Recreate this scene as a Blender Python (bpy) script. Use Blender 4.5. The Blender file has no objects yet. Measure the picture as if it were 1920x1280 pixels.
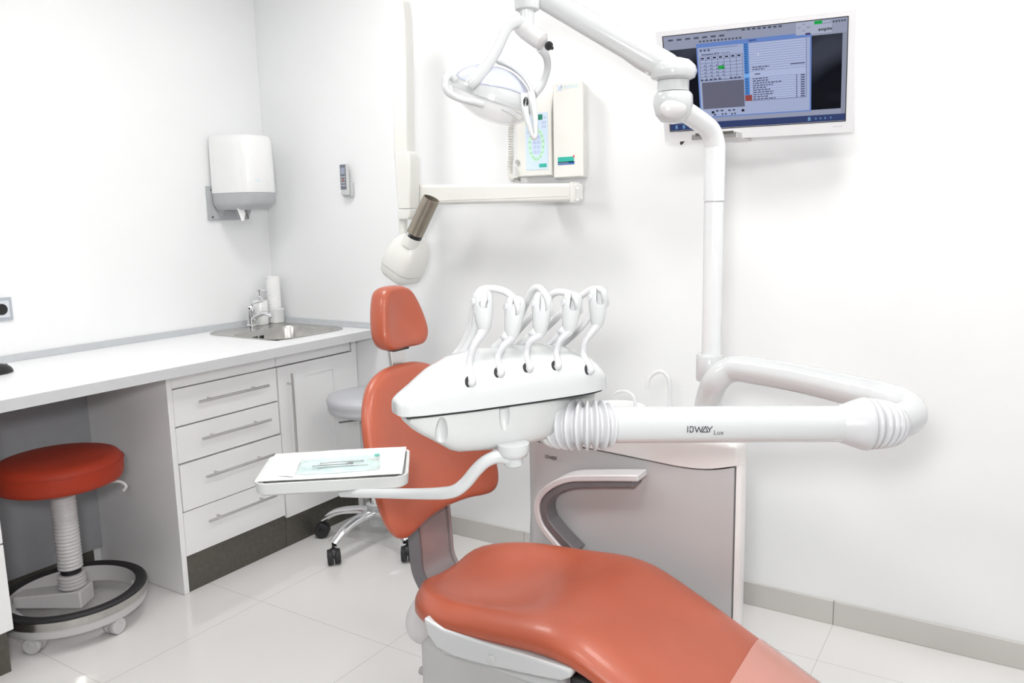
import bpy, bmesh, math, random
from mathutils import Vector, Matrix
random.seed(7)
C = bpy.context.scene.collection
# ------------------------------------------------------------------ camera, world, light, exposure
FPX, YAW, PITCH, ROLL = 1492.04, -.5661, -.1551, -.0212
CAM = Vector((3.1993, -2.769, 1.42))
fw = Vector((math.sin(YAW)*math.cos(PITCH), math.cos(YAW)*math.cos(PITCH), math.sin(PITCH)))
rt0 = Vector((math.cos(YAW), -math.sin(YAW), 0)); up0 = rt0.cross(fw)
rt = rt0*math.cos(ROLL)+up0*math.sin(ROLL); up = -rt0*math.sin(ROLL)+up0*math.cos(ROLL)
cd = bpy.data.cameras.new('camera'); co = bpy.data.objects.new('camera', cd); C.objects.link(co)
cd.sensor_width = 36; cd.lens = 36*FPX/1920; cd.clip_start = .01
m = Matrix((rt, up, -fw)).transposed().to_4x4(); m.translation = CAM; co.matrix_world = m
bpy.context.scene.camera = co
S = bpy.context.scene
S.view_settings.view_transform = 'Standard'; S.view_settings.look = 'None'; S.view_settings.gamma = 1
S.view_settings.use_curve_mapping = False
S.view_settings.exposure = 0.45
W = bpy.data.worlds.new('world'); S.world = W; W.use_nodes = True
W.node_tree.nodes['Background'].inputs[0].default_value = (.97, .985, 1, 1)
W.node_tree.nodes['Background'].inputs[1].default_value = 0.03
ROOM_H = 2.75
CEIL_LIGHTS = [(1.0, -2.6), (2.6, -2.2), (4.2, -2.1), (1.2, -.95), (3.0, -.85)]
LIGHT_POWER = 16.0
fl = bpy.data.lights.new('camera_flash', 'AREA'); fl.shape = 'RECTANGLE'; fl.size = .22; fl.size_y = .16; fl.energy = 19; fl.color = (1, .995, .985)
fo = bpy.data.objects.new('camera_flash', fl); C.objects.link(fo); fo.location = (3.12, -2.87, 1.60)
fo.rotation_euler = Vector((-.50, .86, -.12)).to_track_quat('-Z', 'Y').to_euler()

# ------------------------------------------------------------------ helpers
def P(px, py, x=None, y=None, z=None, d=None):
    r = fw + rt*((px-960)/FPX) - up*((py-640)/FPX)
    if d is not None: return CAM + r*d
    ax, v = (0, x) if x is not None else (1, y) if y is not None else (2, z)
    return CAM + r*((v-CAM[ax])/r[ax])
def V(*a): return Vector(a)
def mat(name, col, rough=.5, metal=0, coat=0, noise=0, nscale=30, bump=0, bscale=200, alpha=1, trans=0, emis=None, es=1, spec=.5, sheen=0):
    M = bpy.data.materials.new(name); M.use_nodes = True; n = M.node_tree.nodes; l = M.node_tree.links
    b = n['Principled BSDF']; b.inputs['Base Color'].default_value = (*col, 1)
    b.inputs['Roughness'].default_value = rough; b.inputs['Metallic'].default_value = metal
    b.inputs['Coat Weight'].default_value = coat; b.inputs['Coat Roughness'].default_value = .08
    b.inputs['Alpha'].default_value = alpha; b.inputs['Transmission Weight'].default_value = trans
    b.inputs['Specular IOR Level'].default_value = spec
    if emis: b.inputs['Emission Color'].default_value = (*emis, 1); b.inputs['Emission Strength'].default_value = es
    if noise or bump:
        tc = n.new('ShaderNodeTexCoord')
    if noise:
        t = n.new('ShaderNodeTexNoise'); t.inputs['Scale'].default_value = nscale; t.inputs['Detail'].default_value = 4
        l.new(tc.outputs['Object'], t.inputs['Vector'])
        r = n.new('ShaderNodeValToRGB'); r.color_ramp.elements[0].position = .3; r.color_ramp.elements[1].position = .7
        r.color_ramp.elements[0].color = (*[c*(1-noise) for c in col], 1); r.color_ramp.elements[1].color = (*[min(1, c*(1+noise)) for c in col], 1)
        l.new(t.outputs['Fac'], r.inputs[0]); l.new(r.outputs[0], b.inputs['Base Color'])
    if bump:
        t = n.new('ShaderNodeTexNoise'); t.inputs['Scale'].default_value = bscale; l.new(tc.outputs['Object'], t.inputs['Vector'])
        bp = n.new('ShaderNodeBump'); bp.inputs['Strength'].default_value = bump; bp.inputs['Distance'].default_value = .001
        l.new(t.outputs['Fac'], bp.inputs['Height']); l.new(bp.outputs[0], b.inputs['Normal'])
    return M
def tag(o, label=None, cat=None, group=None, kind=None):
    if label: o['label'] = label
    if cat: o['category'] = cat
    if group: o['group'] = group
    if kind: o['kind'] = kind
    return o
def thing(name, loc, label, cat, group=None, rz=0):
    o = bpy.data.objects.new(name, None); o.empty_display_size = .05; o.location = loc; o.rotation_euler = (0, 0, rz); C.objects.link(o)
    return tag(o, label, cat, group)
ORG = {}
class MB:
    def __init__(s): s.b = bmesh.new()
    def loft(s, rings, caps=True, close=False):
        vs = [[s.b.verts.new(p) for p in r] for r in rings]; n = len(vs[0])
        k = len(vs)
        for i in range(k if close else k-1):
            a, b = vs[i], vs[(i+1) % k]
            for j in range(n):
                try: s.b.faces.new((a[j], a[(j+1) % n], b[(j+1) % n], b[j]))
                except ValueError: pass
        if caps and not close:
            s.b.faces.new(vs[0][::-1]); s.b.faces.new(vs[-1])
        return s
    def box(s, lo, hi):
        x0, y0, z0 = lo; x1, y1, z1 = hi
        return s.loft([[V(x0, y0, z0), V(x1, y0, z0), V(x1, y1, z0), V(x0, y1, z0)], [V(x0, y0, z1), V(x1, y0, z1), V(x1, y1, z1), V(x0, y1, z1)]])
    def obox(s, c, ax, ay, az, hx, hy, hz):
        ax, ay, az = Vector(ax).normalized()*hx, Vector(ay).normalized()*hy, Vector(az).normalized()*hz; c = Vector(c)
        q = [(-1, -1), (1, -1), (1, 1), (-1, 1)]
        return s.loft([[c+ax*i+ay*j-az for i, j in q], [c+ax*i+ay*j+az for i, j in q]])
    def cyl(s, p0, p1, r0, r1=None, n=32):
        return s.tube([p0, p1], [r0, r0 if r1 is None else r1], n)
    def tube(s, pts, rad, n=20, sx=1, sy=1, ref=None, caps=True):
        pts = [Vector(p) for p in pts]
        if not hasattr(rad, '__len__'): rad = [rad]*len(pts)
        T = [(pts[min(i+1, len(pts)-1)]-pts[max(i-1, 0)]).normalized() for i in range(len(pts))]
        r = Vector(ref) if ref is not None else (V(0, 0, 1) if abs(T[0].z) < .9 else V(1, 0, 0))
        rings = []
        for p, t, R_ in zip(pts, T, rad):
            u = (r - t*r.dot(t)).normalized(); w = t.cross(u)
            if ref is None: r = u
            rings.append([p + (u*math.cos(2*math.pi*k/n)*sx + w*math.sin(2*math.pi*k/n)*sy)*R_ for k in range(n)])
        return s.loft(rings, caps)
    def sweep(s, pts, prof, ref, caps=True):
        # prof: list of (u along ref, w across) offsets
        pts = [Vector(p) for p in pts]; rings = []
        for i, p in enumerate(pts):
            t = (pts[min(i+1, len(pts)-1)]-pts[max(i-1, 0)]).normalized()
            pr = prof(i/(len(pts)-1)) if callable(prof) else prof
            u = Vector(ref); u = (u - t*u.dot(t)).normalized(); w = t.cross(u)
            rings.append([p+u*a+w*b for a, b in pr])
        return s.loft(rings, caps)
    def lathe(s, prof, base, axis=(0, 0, 1), n=40):
        ax = Vector(axis).normalized(); base = Vector(base)
        u = ax.orthogonal().normalized(); w = ax.cross(u)
        return s.loft([[base+ax*h+(u*math.cos(2*math.pi*k/n)+w*math.sin(2*math.pi*k/n))*max(r, 1e-5) for k in range(n)] for r, h in prof])
    def prism(s, poly, off):
        off = Vector(off); poly = [Vector(p) for p in poly]
        return s.loft([poly, [p+off for p in poly]])
    def ell(s, c, rx, ry, rz, ax=(1, 0, 0), ay=(0, 1, 0), n=28, m=16, t0=0, t1=math.pi):
        ax, ay = Vector(ax).normalized(), Vector(ay).normalized(); az = ax.cross(ay); c = Vector(c)
        rings = []
        for i in range(m+1):
            t = t0+(t1-t0)*i/m
            rr = max(math.sin(t), 1e-3); rings.append([c+az*rz*math.cos(t)+(ax*rx*math.cos(2*math.pi*k/n)+ay*ry*math.sin(2*math.pi*k/n))*rr for k in range(n)])
        return s.loft(rings)
    def face(s, pts):
        s.b.faces.new([s.b.verts.new(p) for p in pts]); return s
    def build(s, name, m, parent=None, bevel=0, smooth=40, seg=3, sub=0, label=None, solid=0):
        org = V(0, 0, 0)
        if parent is not None: org = ORG.get(parent.name, parent.location.copy())
        bmesh.ops.recalc_face_normals(s.b, faces=s.b.faces)
        if parent is None:
            xs = [v.co for v in s.b.verts]; org = V(*[(min(v[i] for v in xs)+max(v[i] for v in xs))/2 for i in range(3)]); org.z = min(v.z for v in xs)
        rz = 0
        for v in s.b.verts: v.co = v.co-org
        me = bpy.data.meshes.new(name); s.b.to_mesh(me); s.b.free(); me.materials.append(m)
        if smooth:
            me.shade_smooth(); me.set_sharp_from_angle(angle=math.radians(smooth))
        o = bpy.data.objects.new(name, me); C.objects.link(o)
        if parent is None: o.location = org
        else: o.parent = parent
        ORG[o.name] = org
        if solid:
            k = o.modifiers.new('solid', 'SOLIDIFY'); k.thickness = solid; k.offset = -1
        if bevel:
            k = o.modifiers.new('bevel', 'BEVEL'); k.width = bevel; k.segments = seg; k.limit_method = 'ANGLE'; k.angle_limit = math.radians(35)
            me.shade_smooth(); k.harden_normals = False
            wn = o.modifiers.new('wn', 'WEIGHTED_NORMAL'); wn.keep_sharp = True
        if sub:
            k = o.modifiers.new('sub', 'SUBSURF'); k.levels = sub; k.render_levels = sub; me.shade_smooth()
        if label: o['label'] = label
        return o
def crom(pts, per=8):
    pts = [Vector(p) for p in pts]; out = []
    q = [pts[0]*2-pts[1]]+pts+[pts[-1]*2-pts[-2]]
    for i in range(1, len(q)-2):
        for k in range(per):
            t = k/per; a, b, c, d = q[i-1:i+3]
            out.append(.5*((2*b)+(c-a)*t+(2*a-5*b+4*c-d)*t*t+(3*b-a-3*c+d)*t**3))
    out.append(pts[-1]); return out
def interp(tab, t):
    if t <= tab[0][0]: return tab[0][1]
    for (a, x), (b, y) in zip(tab, tab[1:]):
        if t <= b: return x+(y-x)*(t-a)/(b-a)
    return tab[-1][1]
def sint(tab, t):           # smooth interpolation (catmull) of a table
    if t <= tab[0][0]: return tab[0][1]
    for i in range(len(tab)-1):
        if t <= tab[i+1][0]:
            x0, x1 = tab[i][0], tab[i+1][0]; u = (t-x0)/(x1-x0)
            def sl(j):
                if j <= 0: return (tab[1][1]-tab[0][1])/(tab[1][0]-tab[0][0])
                if j >= len(tab)-1: return (tab[-1][1]-tab[-2][1])/(tab[-1][0]-tab[-2][0])
                return (tab[j+1][1]-tab[j-1][1])/(tab[j+1][0]-tab[j-1][0])
            h = x1-x0; a, b = tab[i][1], tab[i+1][1]
            return (2*u**3-3*u*u+1)*a+(u**3-2*u*u+u)*h*sl(i)+(-2*u**3+3*u*u)*b+(u**3-u*u)*h*sl(i+1)
    return tab[-1][1]
def txt(s, size, o, xd, yd, m, name, parent, lift=.0006, align='LEFT', bold=0, spacing=1, label=None, sx=1):
    cu = bpy.data.curves.new('t', 'FONT'); cu.body = s; cu.size = size; cu.align_x = align; cu.offset = bold; cu.space_character = spacing; cu.resolution_u = 3
    to = bpy.data.objects.new('t', cu); C.objects.link(to)
    dg = bpy.context.evaluated_depsgraph_get(); me = bpy.data.meshes.new_from_object(to.evaluated_get(dg))
    bpy.data.objects.remove(to); bpy.data.curves.remove(cu)
    xd, yd = Vector(xd).normalized(), Vector(yd).normalized(); zd = xd.cross(yd).normalized()
    org = ORG.get(parent.name, parent.location.copy())
    for v in me.vertices: v.co = Vector(o)+xd*v.co.x*sx+yd*v.co.y+zd*lift-org
    me.materials.clear(); me.materials.append(m)
    ob = bpy.data.objects.new(name, me); C.objects.link(ob); ob.parent = parent; ORG[ob.name] = org
    if label: ob['label'] = label
    return ob
def boolcut(o, cutter, op='DIFFERENCE'):
    org = ORG[o.name]
    for v in cutter.b.verts: v.co = v.co-org
    bmesh.ops.recalc_face_normals(cutter.b, faces=cutter.b.faces)
    me = bpy.data.meshes.new('c'); cutter.b.to_mesh(me); cutter.b.free(); c = bpy.data.objects.new('c', me); C.objects.link(c); c.parent = o.parent
    me.materials.append(o.data.materials[0])
    k = o.modifiers.new('b', 'BOOLEAN'); k.object = c; k.operation = op; k.solver = 'EXACT'
    bpy.context.view_layer.update()
    dg = bpy.context.evaluated_depsgraph_get(); nm = bpy.data.meshes.new_from_object(o.evaluated_get(dg))
    o.modifiers.clear(); o.data = nm; bpy.data.objects.remove(c)
    nm.shade_smooth(); nm.set_sharp_from_angle(angle=math.radians(38))
    return o
def copy_tree(o, parent=None):
    c = o.copy(); C.objects.link(c)
    if parent is not None: c.parent = parent
    for ch in [x for x in bpy.data.objects if x.parent == o]: copy_tree(ch, c)
    return c

# ------------------------------------------------------------------ materials
M_wall = mat('wall_paint', (.83, .84, .85), .75, noise=.01, nscale=3)
M_ceil = mat('ceiling_paint', (.72, .72, .72), .8, noise=.01, nscale=3)
M_lam = mat('white_laminate', (.86, .865, .87), .25, noise=.01, nscale=8, coat=.2)
M_top = mat('worktop_laminate', (.83, .835, .85), .3, noise=.015, nscale=20)
M_edge = mat('grey_seal', (.46, .48, .50), .3, noise=.03)
M_steel = mat('brushed_steel', (.50, .49, .47), .28, 1, noise=.05, nscale=60)
M_chrome = mat('chrome', (.82, .82, .84), .08, 1, noise=.02)
M_satin = mat('satin_handle', (.62, .61, .60), .3, 1, noise=.03)
M_plinth = mat('brown_plinth', (.105, .10, .085), .38, .3, noise=.12, nscale=60)
M_black = mat('black_plastic', (.012, .012, .014), .35, noise=.1)
M_rubber = mat('black_rubber', (.02, .02, .022), .6, noise=.1)
M_leather = mat('orange_leather', (.41, .092, .047), .38, noise=.035, nscale=14, bump=.12, bscale=350, coat=.12, spec=.5)
M_redlea = mat('rust_leather', (.36, .036, .014), .5, noise=.05, nscale=12, bump=.12, bscale=300, spec=.25)
M_grylea = mat('grey_leather', (.50, .51, .545), .35, noise=.02, nscale=14)
M_white = mat('white_gloss_plastic', (.56, .575, .585), .14, coat=.5, noise=.008, nscale=9)
M_whitem = mat('white_matt_plastic', (.56, .575, .575), .4, noise=.01, nscale=9)
M_off = mat('ivory_plastic', (.75, .745, .705), .35, noise=.012, nscale=9)
M_offl = mat('pale_ivory_metal', (.73, .73, .70), .3, noise=.01, nscale=9)
M_pole = mat('painted_steel_white', (.72, .735, .75), .2, coat=.4, noise=.01)
M_bellow = mat('pale_grey_rubber', (.56, .565, .585), .3, coat=.15, noise=.015)
M_hose = mat('pale_grey_hose', (.60, .605, .615), .4, noise=.015)
M_unit = mat('light_grey_gloss', (.50, .50, .505), .35, coat=.12, noise=.015, nscale=5)
M_unitlid = mat('warm_white_lid', (.80, .775, .77), .2, coat=.4, noise=.01)
M_gry = mat('mid_grey_plastic', (.40, .39, .40), .32, noise=.03)
M_grylt = mat('light_grey_plastic', (.60, .59, .60), .3, coat=.2, noise=.02)
M_dgry = mat('dark_grey_plastic', (.15, .14, .15), .35, coat=.2, noise=.05)
M_brk = mat('taupe_grey_metal', (.36, .33, .335), .3, .3, noise=.03)
M_cone = mat('smoked_cone', (.30, .265, .215), .22, .55, noise=.05)
M_disp = mat('dispenser_grey', (.42, .435, .45), .35, noise=.03)
M_gapd = mat('dark_gap', (.02, .02, .02), .8, noise=.1)
M_skirt = mat('skirting_tile', (.56, .545, .52), .3, noise=.02, nscale=6)
M_teal = mat('teal_sticker', (.03, .42, .34), .4, noise=.02)
M_blue = mat('blue_sticker', (.04, .14, .42), .4, noise=.02)
M_red = mat('red_sticker', (.65, .12, .10), .4, noise=.02)
M_paleb = mat('pale_blue_membrane', (.60, .72, .86), .35, noise=.015)
M_paleg = mat('pale_green_pads', (.55, .80, .62), .4, noise=.02)
M_palek = mat('pale_lilac_keys', (.50, .58, .78), .4, noise=.02)
M_lcd = mat('green_lcd', (.01, .22, .13), .2, noise=.05)
M_xlogo = mat('pale_cyan_print', (.55, .75, .82), .4, noise=.03)
M_ink = mat('dark_print', (.05, .055, .06), .5, noise=.1)
M_inkg = mat('grey_print', (.42, .43, .45), .5, noise=.05)
M_paper = mat('white_paper', (.88, .885, .89), .8, noise=.01, bump=.3, bscale=60)
M_foil = mat('pouch_film', (.66, .84, .82), .12, coat=.6, noise=.12, nscale=40, bump=.8, bscale=70, alpha=.5)
M_lampw = mat('lamp_window', (.55, .58, .70), .12, coat=.5, noise=.02)
M_clear = mat('clear_visor', (.92, .94, .96), .06, alpha=.35, coat=.5, noise=.005)
M_pvc = mat('clear_foot_cover', (.66, .30, .24), .12, alpha=.8, coat=.8, noise=.02, nscale=8)
M_ceram = mat('white_ceramic', (.82, .83, .83), .2, coat=.5, noise=.01)
M_emit = mat('lamp_diffuser', (.9, .9, .9), .5, emis=(1, .985, .96), es=LIGHT_POWER, noise=.001)

def floor_mat():
    M = bpy.data.materials.new('floor_tiles'); M.use_nodes = True; n = M.node_tree.nodes; l = M.node_tree.links; b = n['Principled BSDF']
    g = n.new('ShaderNodeNewGeometry'); s = n.new('ShaderNodeSeparateXYZ'); l.new(g.outputs['Position'], s.inputs[0])
    def math_(op, a, bb=None):
        q = n.new('ShaderNodeMath'); q.operation = op
        for i, v in enumerate((a, bb)):
            if v is None: continue
            if isinstance(v, (int, float)): q.inputs[i].default_value = v
            else: l.new(v, q.inputs[i])
        return q.outputs[0]
    T = .627; ms = []
    for o, off in ((s.outputs[0], .8605), (s.outputs[1], -.898)):
        f = math_('FRACT', math_('DIVIDE', math_('ADD', o, 10*T-off+.0012), T))
        ms.append(math_('LESS_THAN', f, .0024/T))
    grout = math_('MAXIMUM', ms[0], ms[1])
    ns = n.new('ShaderNodeTexNoise'); ns.inputs['Scale'].default_value = 1.7; ns.inputs['Detail'].default_value = 5; l.new(g.outputs['Position'], ns.inputs['Vector'])
    r = n.new('ShaderNodeValToRGB'); r.color_ramp.elements[0].color = (.70, .69, .68, 1); r.color_ramp.elements[1].color = (.75, .745, .735, 1); l.new(ns.outputs['Fac'], r.inputs[0])
    mx = n.new('ShaderNodeMix'); mx.data_type = 'RGBA'; l.new(grout, mx.inputs[0]); l.new(r.outputs[0], mx.inputs[6]); mx.inputs[7].default_value = (.52, .50, .48, 1)
    l.new(mx.outputs[2], b.inputs['Base Color']); b.inputs['Roughness'].default_value = .07; b.inputs['Specular IOR Level'].default_value = .6
    return M
M_floor = floor_mat()

# ------------------------------------------------------------------ room
X1, Y0 = 4.9, -4.2
def struct(o, label=None): o['kind'] = 'structure'; return o
struct(MB().box((-.15, Y0, -.1), (X1+.15, .15, 0)).build('floor', M_floor, smooth=0))
struct(MB().box((-.15, Y0, ROOM_H), (X1+.15, .15, ROOM_H+.1)).build('ceiling', M_ceil, smooth=0))
struct(MB().box((-.15, 0, 0), (X1+.15, .15, ROOM_H)).build('wall_back', M_wall, smooth=0))
struct(MB().box((-.15, Y0, 0), (0, 0, ROOM_H)).build('wall_left', M_wall, smooth=0))
struct(MB().box((X1, Y0, 0), (X1+.15, 0, ROOM_H)).build('wall_right', M_wall, smooth=0))
b = MB(); x = .57; seams = [.86+.627*k for k in range(0, 7)]
for a in [.57]+seams:
    c = min([q for q in seams+[X1] if q > a+.01])
    if c > a: b.box((a+.0008, -.012, 0), (c-.0008, 0, .0856))
struct(b.build('baseboard_back', M_skirt, bevel=.002))
struct(MB().box((0, -1.95, 0), (.012, -1.05, .0856)).build('baseboard_left', M_plinth, bevel=.002))
for i, (lx, ly) in enumerate(CEIL_LIGHTS):
    t = thing('ceiling_light', (lx, ly, ROOM_H-.012), 'square white ceiling light panel '+['over the red stool', 'over the camera side of the dental chair', 'nearest the right wall on the camera side', 'over the grey stool', 'over the spittoon cabinet'][i], 'ceiling light', 'ceiling light panels above the surgery')
    MB().box((lx-.25, ly-.25, ROOM_H-.012), (lx+.25, ly+.25, ROOM_H-.001)).build('frame', M_white, t, bevel=.002)
    MB().box((lx-.23, ly-.23, ROOM_H-.015), (lx+.23, ly+.23, ROOM_H-.0125)).build('diffuser', M_emit, t, smooth=0)

# ------------------------------------------------------------------ worktop, cupboards
ZC, ZB, XF, XP, YP, YQ = .92, .8827, .705, .56, -1.0166, -.4938
CB = ZB-.001
SX0, SX1, SY0, SY1 = .20, .555, -.475, -.085     # sink bowl opening
b = MB()
for (x0, x1, y0, y1) in [(.002, XF, -3.4, SY0), (.002, XF, SY1, -.002), (.002, SX0, SY0, SY1), (SX1, XF, SY0, SY1)]:
    b.box((x0, y0, ZB), (x1, y1, ZC))
wt = b.build('worktop', M_top, smooth=0)
MB().box((XF, -3.4, ZB+.0005), (XF+.0015, -.002, ZC-.0005)).build('front_edge_shade', mat('worktop_edge_shade', (.56, .57, .585), .35, noise=.02), wt, smooth=0, label='front edge band with shade painted in')  # thin band over the worktop front; its grey paints in the edge's shade
tag(wt, 'long white worktop with shade-toned front edge running along the left wall', 'worktop')
def strip(name, pts, label):
    b = MB(); 
    b.sweep(pts, [(0, 0), (.022, 0), (.022, .006), (.004, .022), (0, .022)], (0, 0, 1))
    return b.build(name, M_edge, smooth=30)
zc = ZC+.0005
st = thing('sealing_strip', (0.01, -.01, zc), 'grey sealing strip where the worktop meets both walls', 'sealing strip')
MB().prism([V(.002, -3.4, zc), V(.024, -3.4, zc), V(.022, -3.4, zc+.006), V(.010, -3.4, zc+.024), V(.002, -3.4, zc+.024)], (0, 3.37, 0)).build('left_run', M_edge, st, smooth=20)
MB().prism([V(.002, -.002, zc), V(.002, -.024, zc), V(.002, -.022, zc+.006), V(.002, -.010, zc+.024), V(.002, -.002, zc+.024)], (XF-.02, 0, 0)).build('back_run', M_edge, st, smooth=20)
MB().prism([V(XF-.018, -.001, zc), V(XF-.018, -.026, zc), V(XF-.018, -.008, zc+.026), V(XF-.018, -.001, zc+.026)], (.008, 0, 0)).build('end_cap', M_black, st, smooth=0, label='black end cap')
# sink
sk = thing('sink', (.37, -.28, ZC), 'stainless steel inset sink in the worktop corner', 'sink')
def rr(x0, x1, y0, y1, r, z, n=8):
    out = []
    for cx, cy, a0 in ((x1-r, y1-r, 0), (x0+r, y1-r, 90), (x0+r, y0+r, 180), (x1-r, y0+r, 270)):
        for k in range(n+1):
            a = math.radians(a0+90*k/n); out.append(V(cx+r*math.cos(a), cy+r*math.sin(a), z))
    return out
b = MB()
b.loft([rr(.055, .58, -.485, -.045, .10, ZC+.0008), rr(.057, .578, -.483, -.047, .10, ZC+.0035), rr(.10, .572, -.482, -.055, .07, ZC+.0035),
        rr(.215, .548, -.465, -.095, .07, ZC+.002), rr(.222, .541, -.458, -.102, .066, ZC-.012), rr(.24, .525, -.44, -.12, .06, ZC-.13), rr(.28, .48, -.40, -.16, .05, ZC-.15),
        rr(.36, .40, -.30, -.26, .015, ZC-.153)], caps=False)
b.b.faces.ensure_lookup_table()
sb = b.build('bowl', M_steel, sk, smooth=50)
MB().cyl((.38, -.28, ZC-.154), (.38, -.28, ZC-.150), .035).build('drain', M_chrome, sk)
for k in range(6):
    if k == 3: continue
    MB().box((.2245+.0015, -.335+k*.012, ZC-.052), (.2305, -.329+k*.012, ZC-.024)).build('overflow_slot', M_black, sk)
def handle(parent, p0, p1, out, r=.0055, inset=.06):
    p0, p1, out = Vector(p0), Vector(p1), Vector(out); d = (p1-p0).normalized()
    b = MB().cyl(p0+out*.032, p1+out*.032, r, n=16)
    for q in (p0+d*inset, p1-d*inset): b.cyl(q, q+out*.032, r*.8, n=12)
    return b.build('handle', M_satin, parent)
def front(parent, name, y0, y1, z0, z1, x=XP, th=.019, m=None):
    return MB().box((x-th, y0, z0), (x, y1, z1)).build(name, m or M_lam, parent, bevel=.0025)
G = .0015
YL = -1.625
# drawer unit
du = thing('drawer_cabinet', (.28, -.75, 0), 'white cabinet with four drawers beside the open knee space', 'cabinet')
MB().box((.004, YP+.024, .15), (XP-.021, YQ-.001, CB)).build('body', M_lam, du)
MB().box((.004, YP, .001), (XP+.003, YP+.022, CB)).build('side_panel', M_lam, du, bevel=.002)
ya, yb = YP+.025, YQ-.002
b = MB().box((XP-.02, ya, .811), (XP-.001, yb, CB-.002)).build('top_rail', M_lam, du, bevel=.0015)
for (z0, z1, out) in [(.664, .8065, 0), (.519, .6585, 0), (.330, .514, .006), (.149, .325, 0)]:
    dr = front(du, 'drawer', ya, yb, z0, z1, XP+out)
    zz = z1-.045 if z1-z0 > .16 else (z0+z1)/2+.012
    if z0 == .330: zz = .450
    if z0 == .149: zz = .268
    handle(dr, (XP+out, ya+.09, zz), (XP+out, yb-.07, zz), (1, 0, 0))
MB().box((.03, YP+.024, .0005), (XP-.008, YQ-.001, .148)).build('plinth', M_plinth, du, smooth=0, label='dark brown plinth')
# door unit
dc = thing('sink_cabinet', (.28, -.25, 0), 'white corner cabinet under the sink with one panelled door', 'cabinet')
MB().box((.004, YQ+.001, .15), (XP-.021, -.004, .76)).build('body', M_lam, dc)
MB().box((XP-.02, YQ+.001, .811), (XP-.001, -.045, CB-.002)).build('top_rail', M_lam, dc, bevel=.0015)
MB().box((XP-.02, -.035, .001), (XP, -.004, CB-.002)).build('filler', M_lam, dc, bevel=.0015)
b = MB(); y0, y1, z0, z1 = YQ+.002, -.038, .136, .8065; py0, py1, pz0, pz1 = -.345, -.165, .27, .745
xf = XP+.004; xb = XP-.016
for bx in [((xb, y0, z0), (xf, py0, z1)), ((xb, py1, z0), (xf, y1, z1)), ((xb, py0, z0), (xf, py1, pz0)), ((xb, py0, pz1), (xf, py1, z1)), ((xb, py0, pz0), (xf-.008, py1, pz1))]: b.box(*bx)
door = b.build('door', M_lam, dc, smooth=0)
handle(door, (xf, y0+.05, .30), (xf, y0+.05, .775), (1, 0, 0), inset=.045)
MB().box((.03, YQ+.001, .0005), (XP-.008, -.004, .135)).build('plinth', M_plinth, dc, smooth=0, label='dark brown plinth')
MB().box((.013, YL+.0, .087), (.022, YP-.001, CB)).build('knee_space_panel', mat('shade_toned_back_panel', (.36, .37, .39), .5, noise=.02), du, smooth=0, label='back panel of the knee space with shade painted into its grey')  # dark tone under the worktop is shade put into the panel colour
# left foreground unit
lc = thing('drawer_cabinet', (.28, -2.0, 0), 'white cabinet at the left picture edge, beyond the rust stool', 'cabinet')
MB().box((.004, -2.4, .15), (XP-.021, YL-.002, CB)).build('body', M_lam, lc)
for z0, z1 in ((.44, .872), (.15, .435)): 
    dr = front(lc, 'drawer', -2.4, YL, z0, z1)
    handle(dr, (XP, -2.3, z1-.08), (XP, YL-.12, z1-.08), (1, 0, 0))
MB().box((.03, -2.4, .0005), (XP-.03, YL-.01, .148)).build('plinth', M_plinth, lc, smooth=0, label='dark brown plinth')

# ------------------------------------------------------------------ things on the worktop
ZT = ZC+.001
tp = thing('mixer_tap', (.085, -.215, ZC+.005), 'chrome single-lever mixer tap on the sink rim', 'tap')
q = V(.085, -.215, ZC+.0045)
MB().lathe([(.026, 0), (.026, .006), (.021, .010), (.020, .07), (.022, .075), (.022, .092), (.018, .099), (.006, .103)], q).build('body', M_chrome, tp)
MB().tube(crom([q+V(.012, .0, .035), q+V(.05, -.002, .055), q+V(.10, -.004, .068), q+V(.135, -.006, .062), q+V(.142, -.006, .05)]), [.013-.003*k/32 for k in range(33)], 16).build('spout', M_chrome, tp)
MB().tube(crom([q+V(0, 0, .098), q+V(.03, .0, .112), q+V(.09, .005, .125)]), .0065, 12, sx=.7, sy=1.4).build('lever', M_chrome, tp)
sd = thing('soap_dispenser', (.075, -.155, ZT), 'white ceramic soap pump bottle behind the tap', 'soap dispenser')
q = V(.072, -.145, ZC+.0045)
MB().lathe([(.034, 0), (.036, .004), (.036, .112), (.033, .118), (.016, .119)], q).build('bottle', M_ceram, sd)
b = MB().lathe([(.017, .119), (.017, .136), (.007, .138), (.007, .160), (.013, .161), (.013, .170), (.004, .172)], q)
b.tube([q+V(0, 0, .165), q+V(.03, .012, .166), q+V(.042, .016, .158)], .0045, 10); b.build('pump', M_chrome, sd)
cup = thing('ceramic_pot', (.075, -.065, ZT), 'short white round pot in the worktop corner by the sink', 'pot')
q = V(.082, -.062, ZC+.0045)
MB().lathe([(.001, .003), (.038, .0), (.041, .004), (.044, .062), (.0455, .064), (.0455, .073), (.041, .073), (.039, .01), (.001, .008)], q).build('body', M_ceram, cup)
rl = thing('paper_cup_stack', (q.x-.004, q.y, q.z+.01), 'tall stack of white disposable cups standing in the short pot', 'cups')
b = MB(); zz = .01
prof = []
for k in range(28):
    prof += [(.0335, zz), (.0345, zz+.0065)]; zz += .0075
b.tube([q+V(-.004, 0, .01)+V(-.00012*k, .0, .0)*0+V(0, 0, 1)*h for k, (r, h) in enumerate(prof)], [r for r, h in prof], 28).build('cups', M_paper, rl)
ms = thing('computer_mouse', P(0, 703, z=ZC), 'black computer mouse at the left end of the worktop', 'mouse')
q = P(-6, 701, z=ZC+.001)
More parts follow.
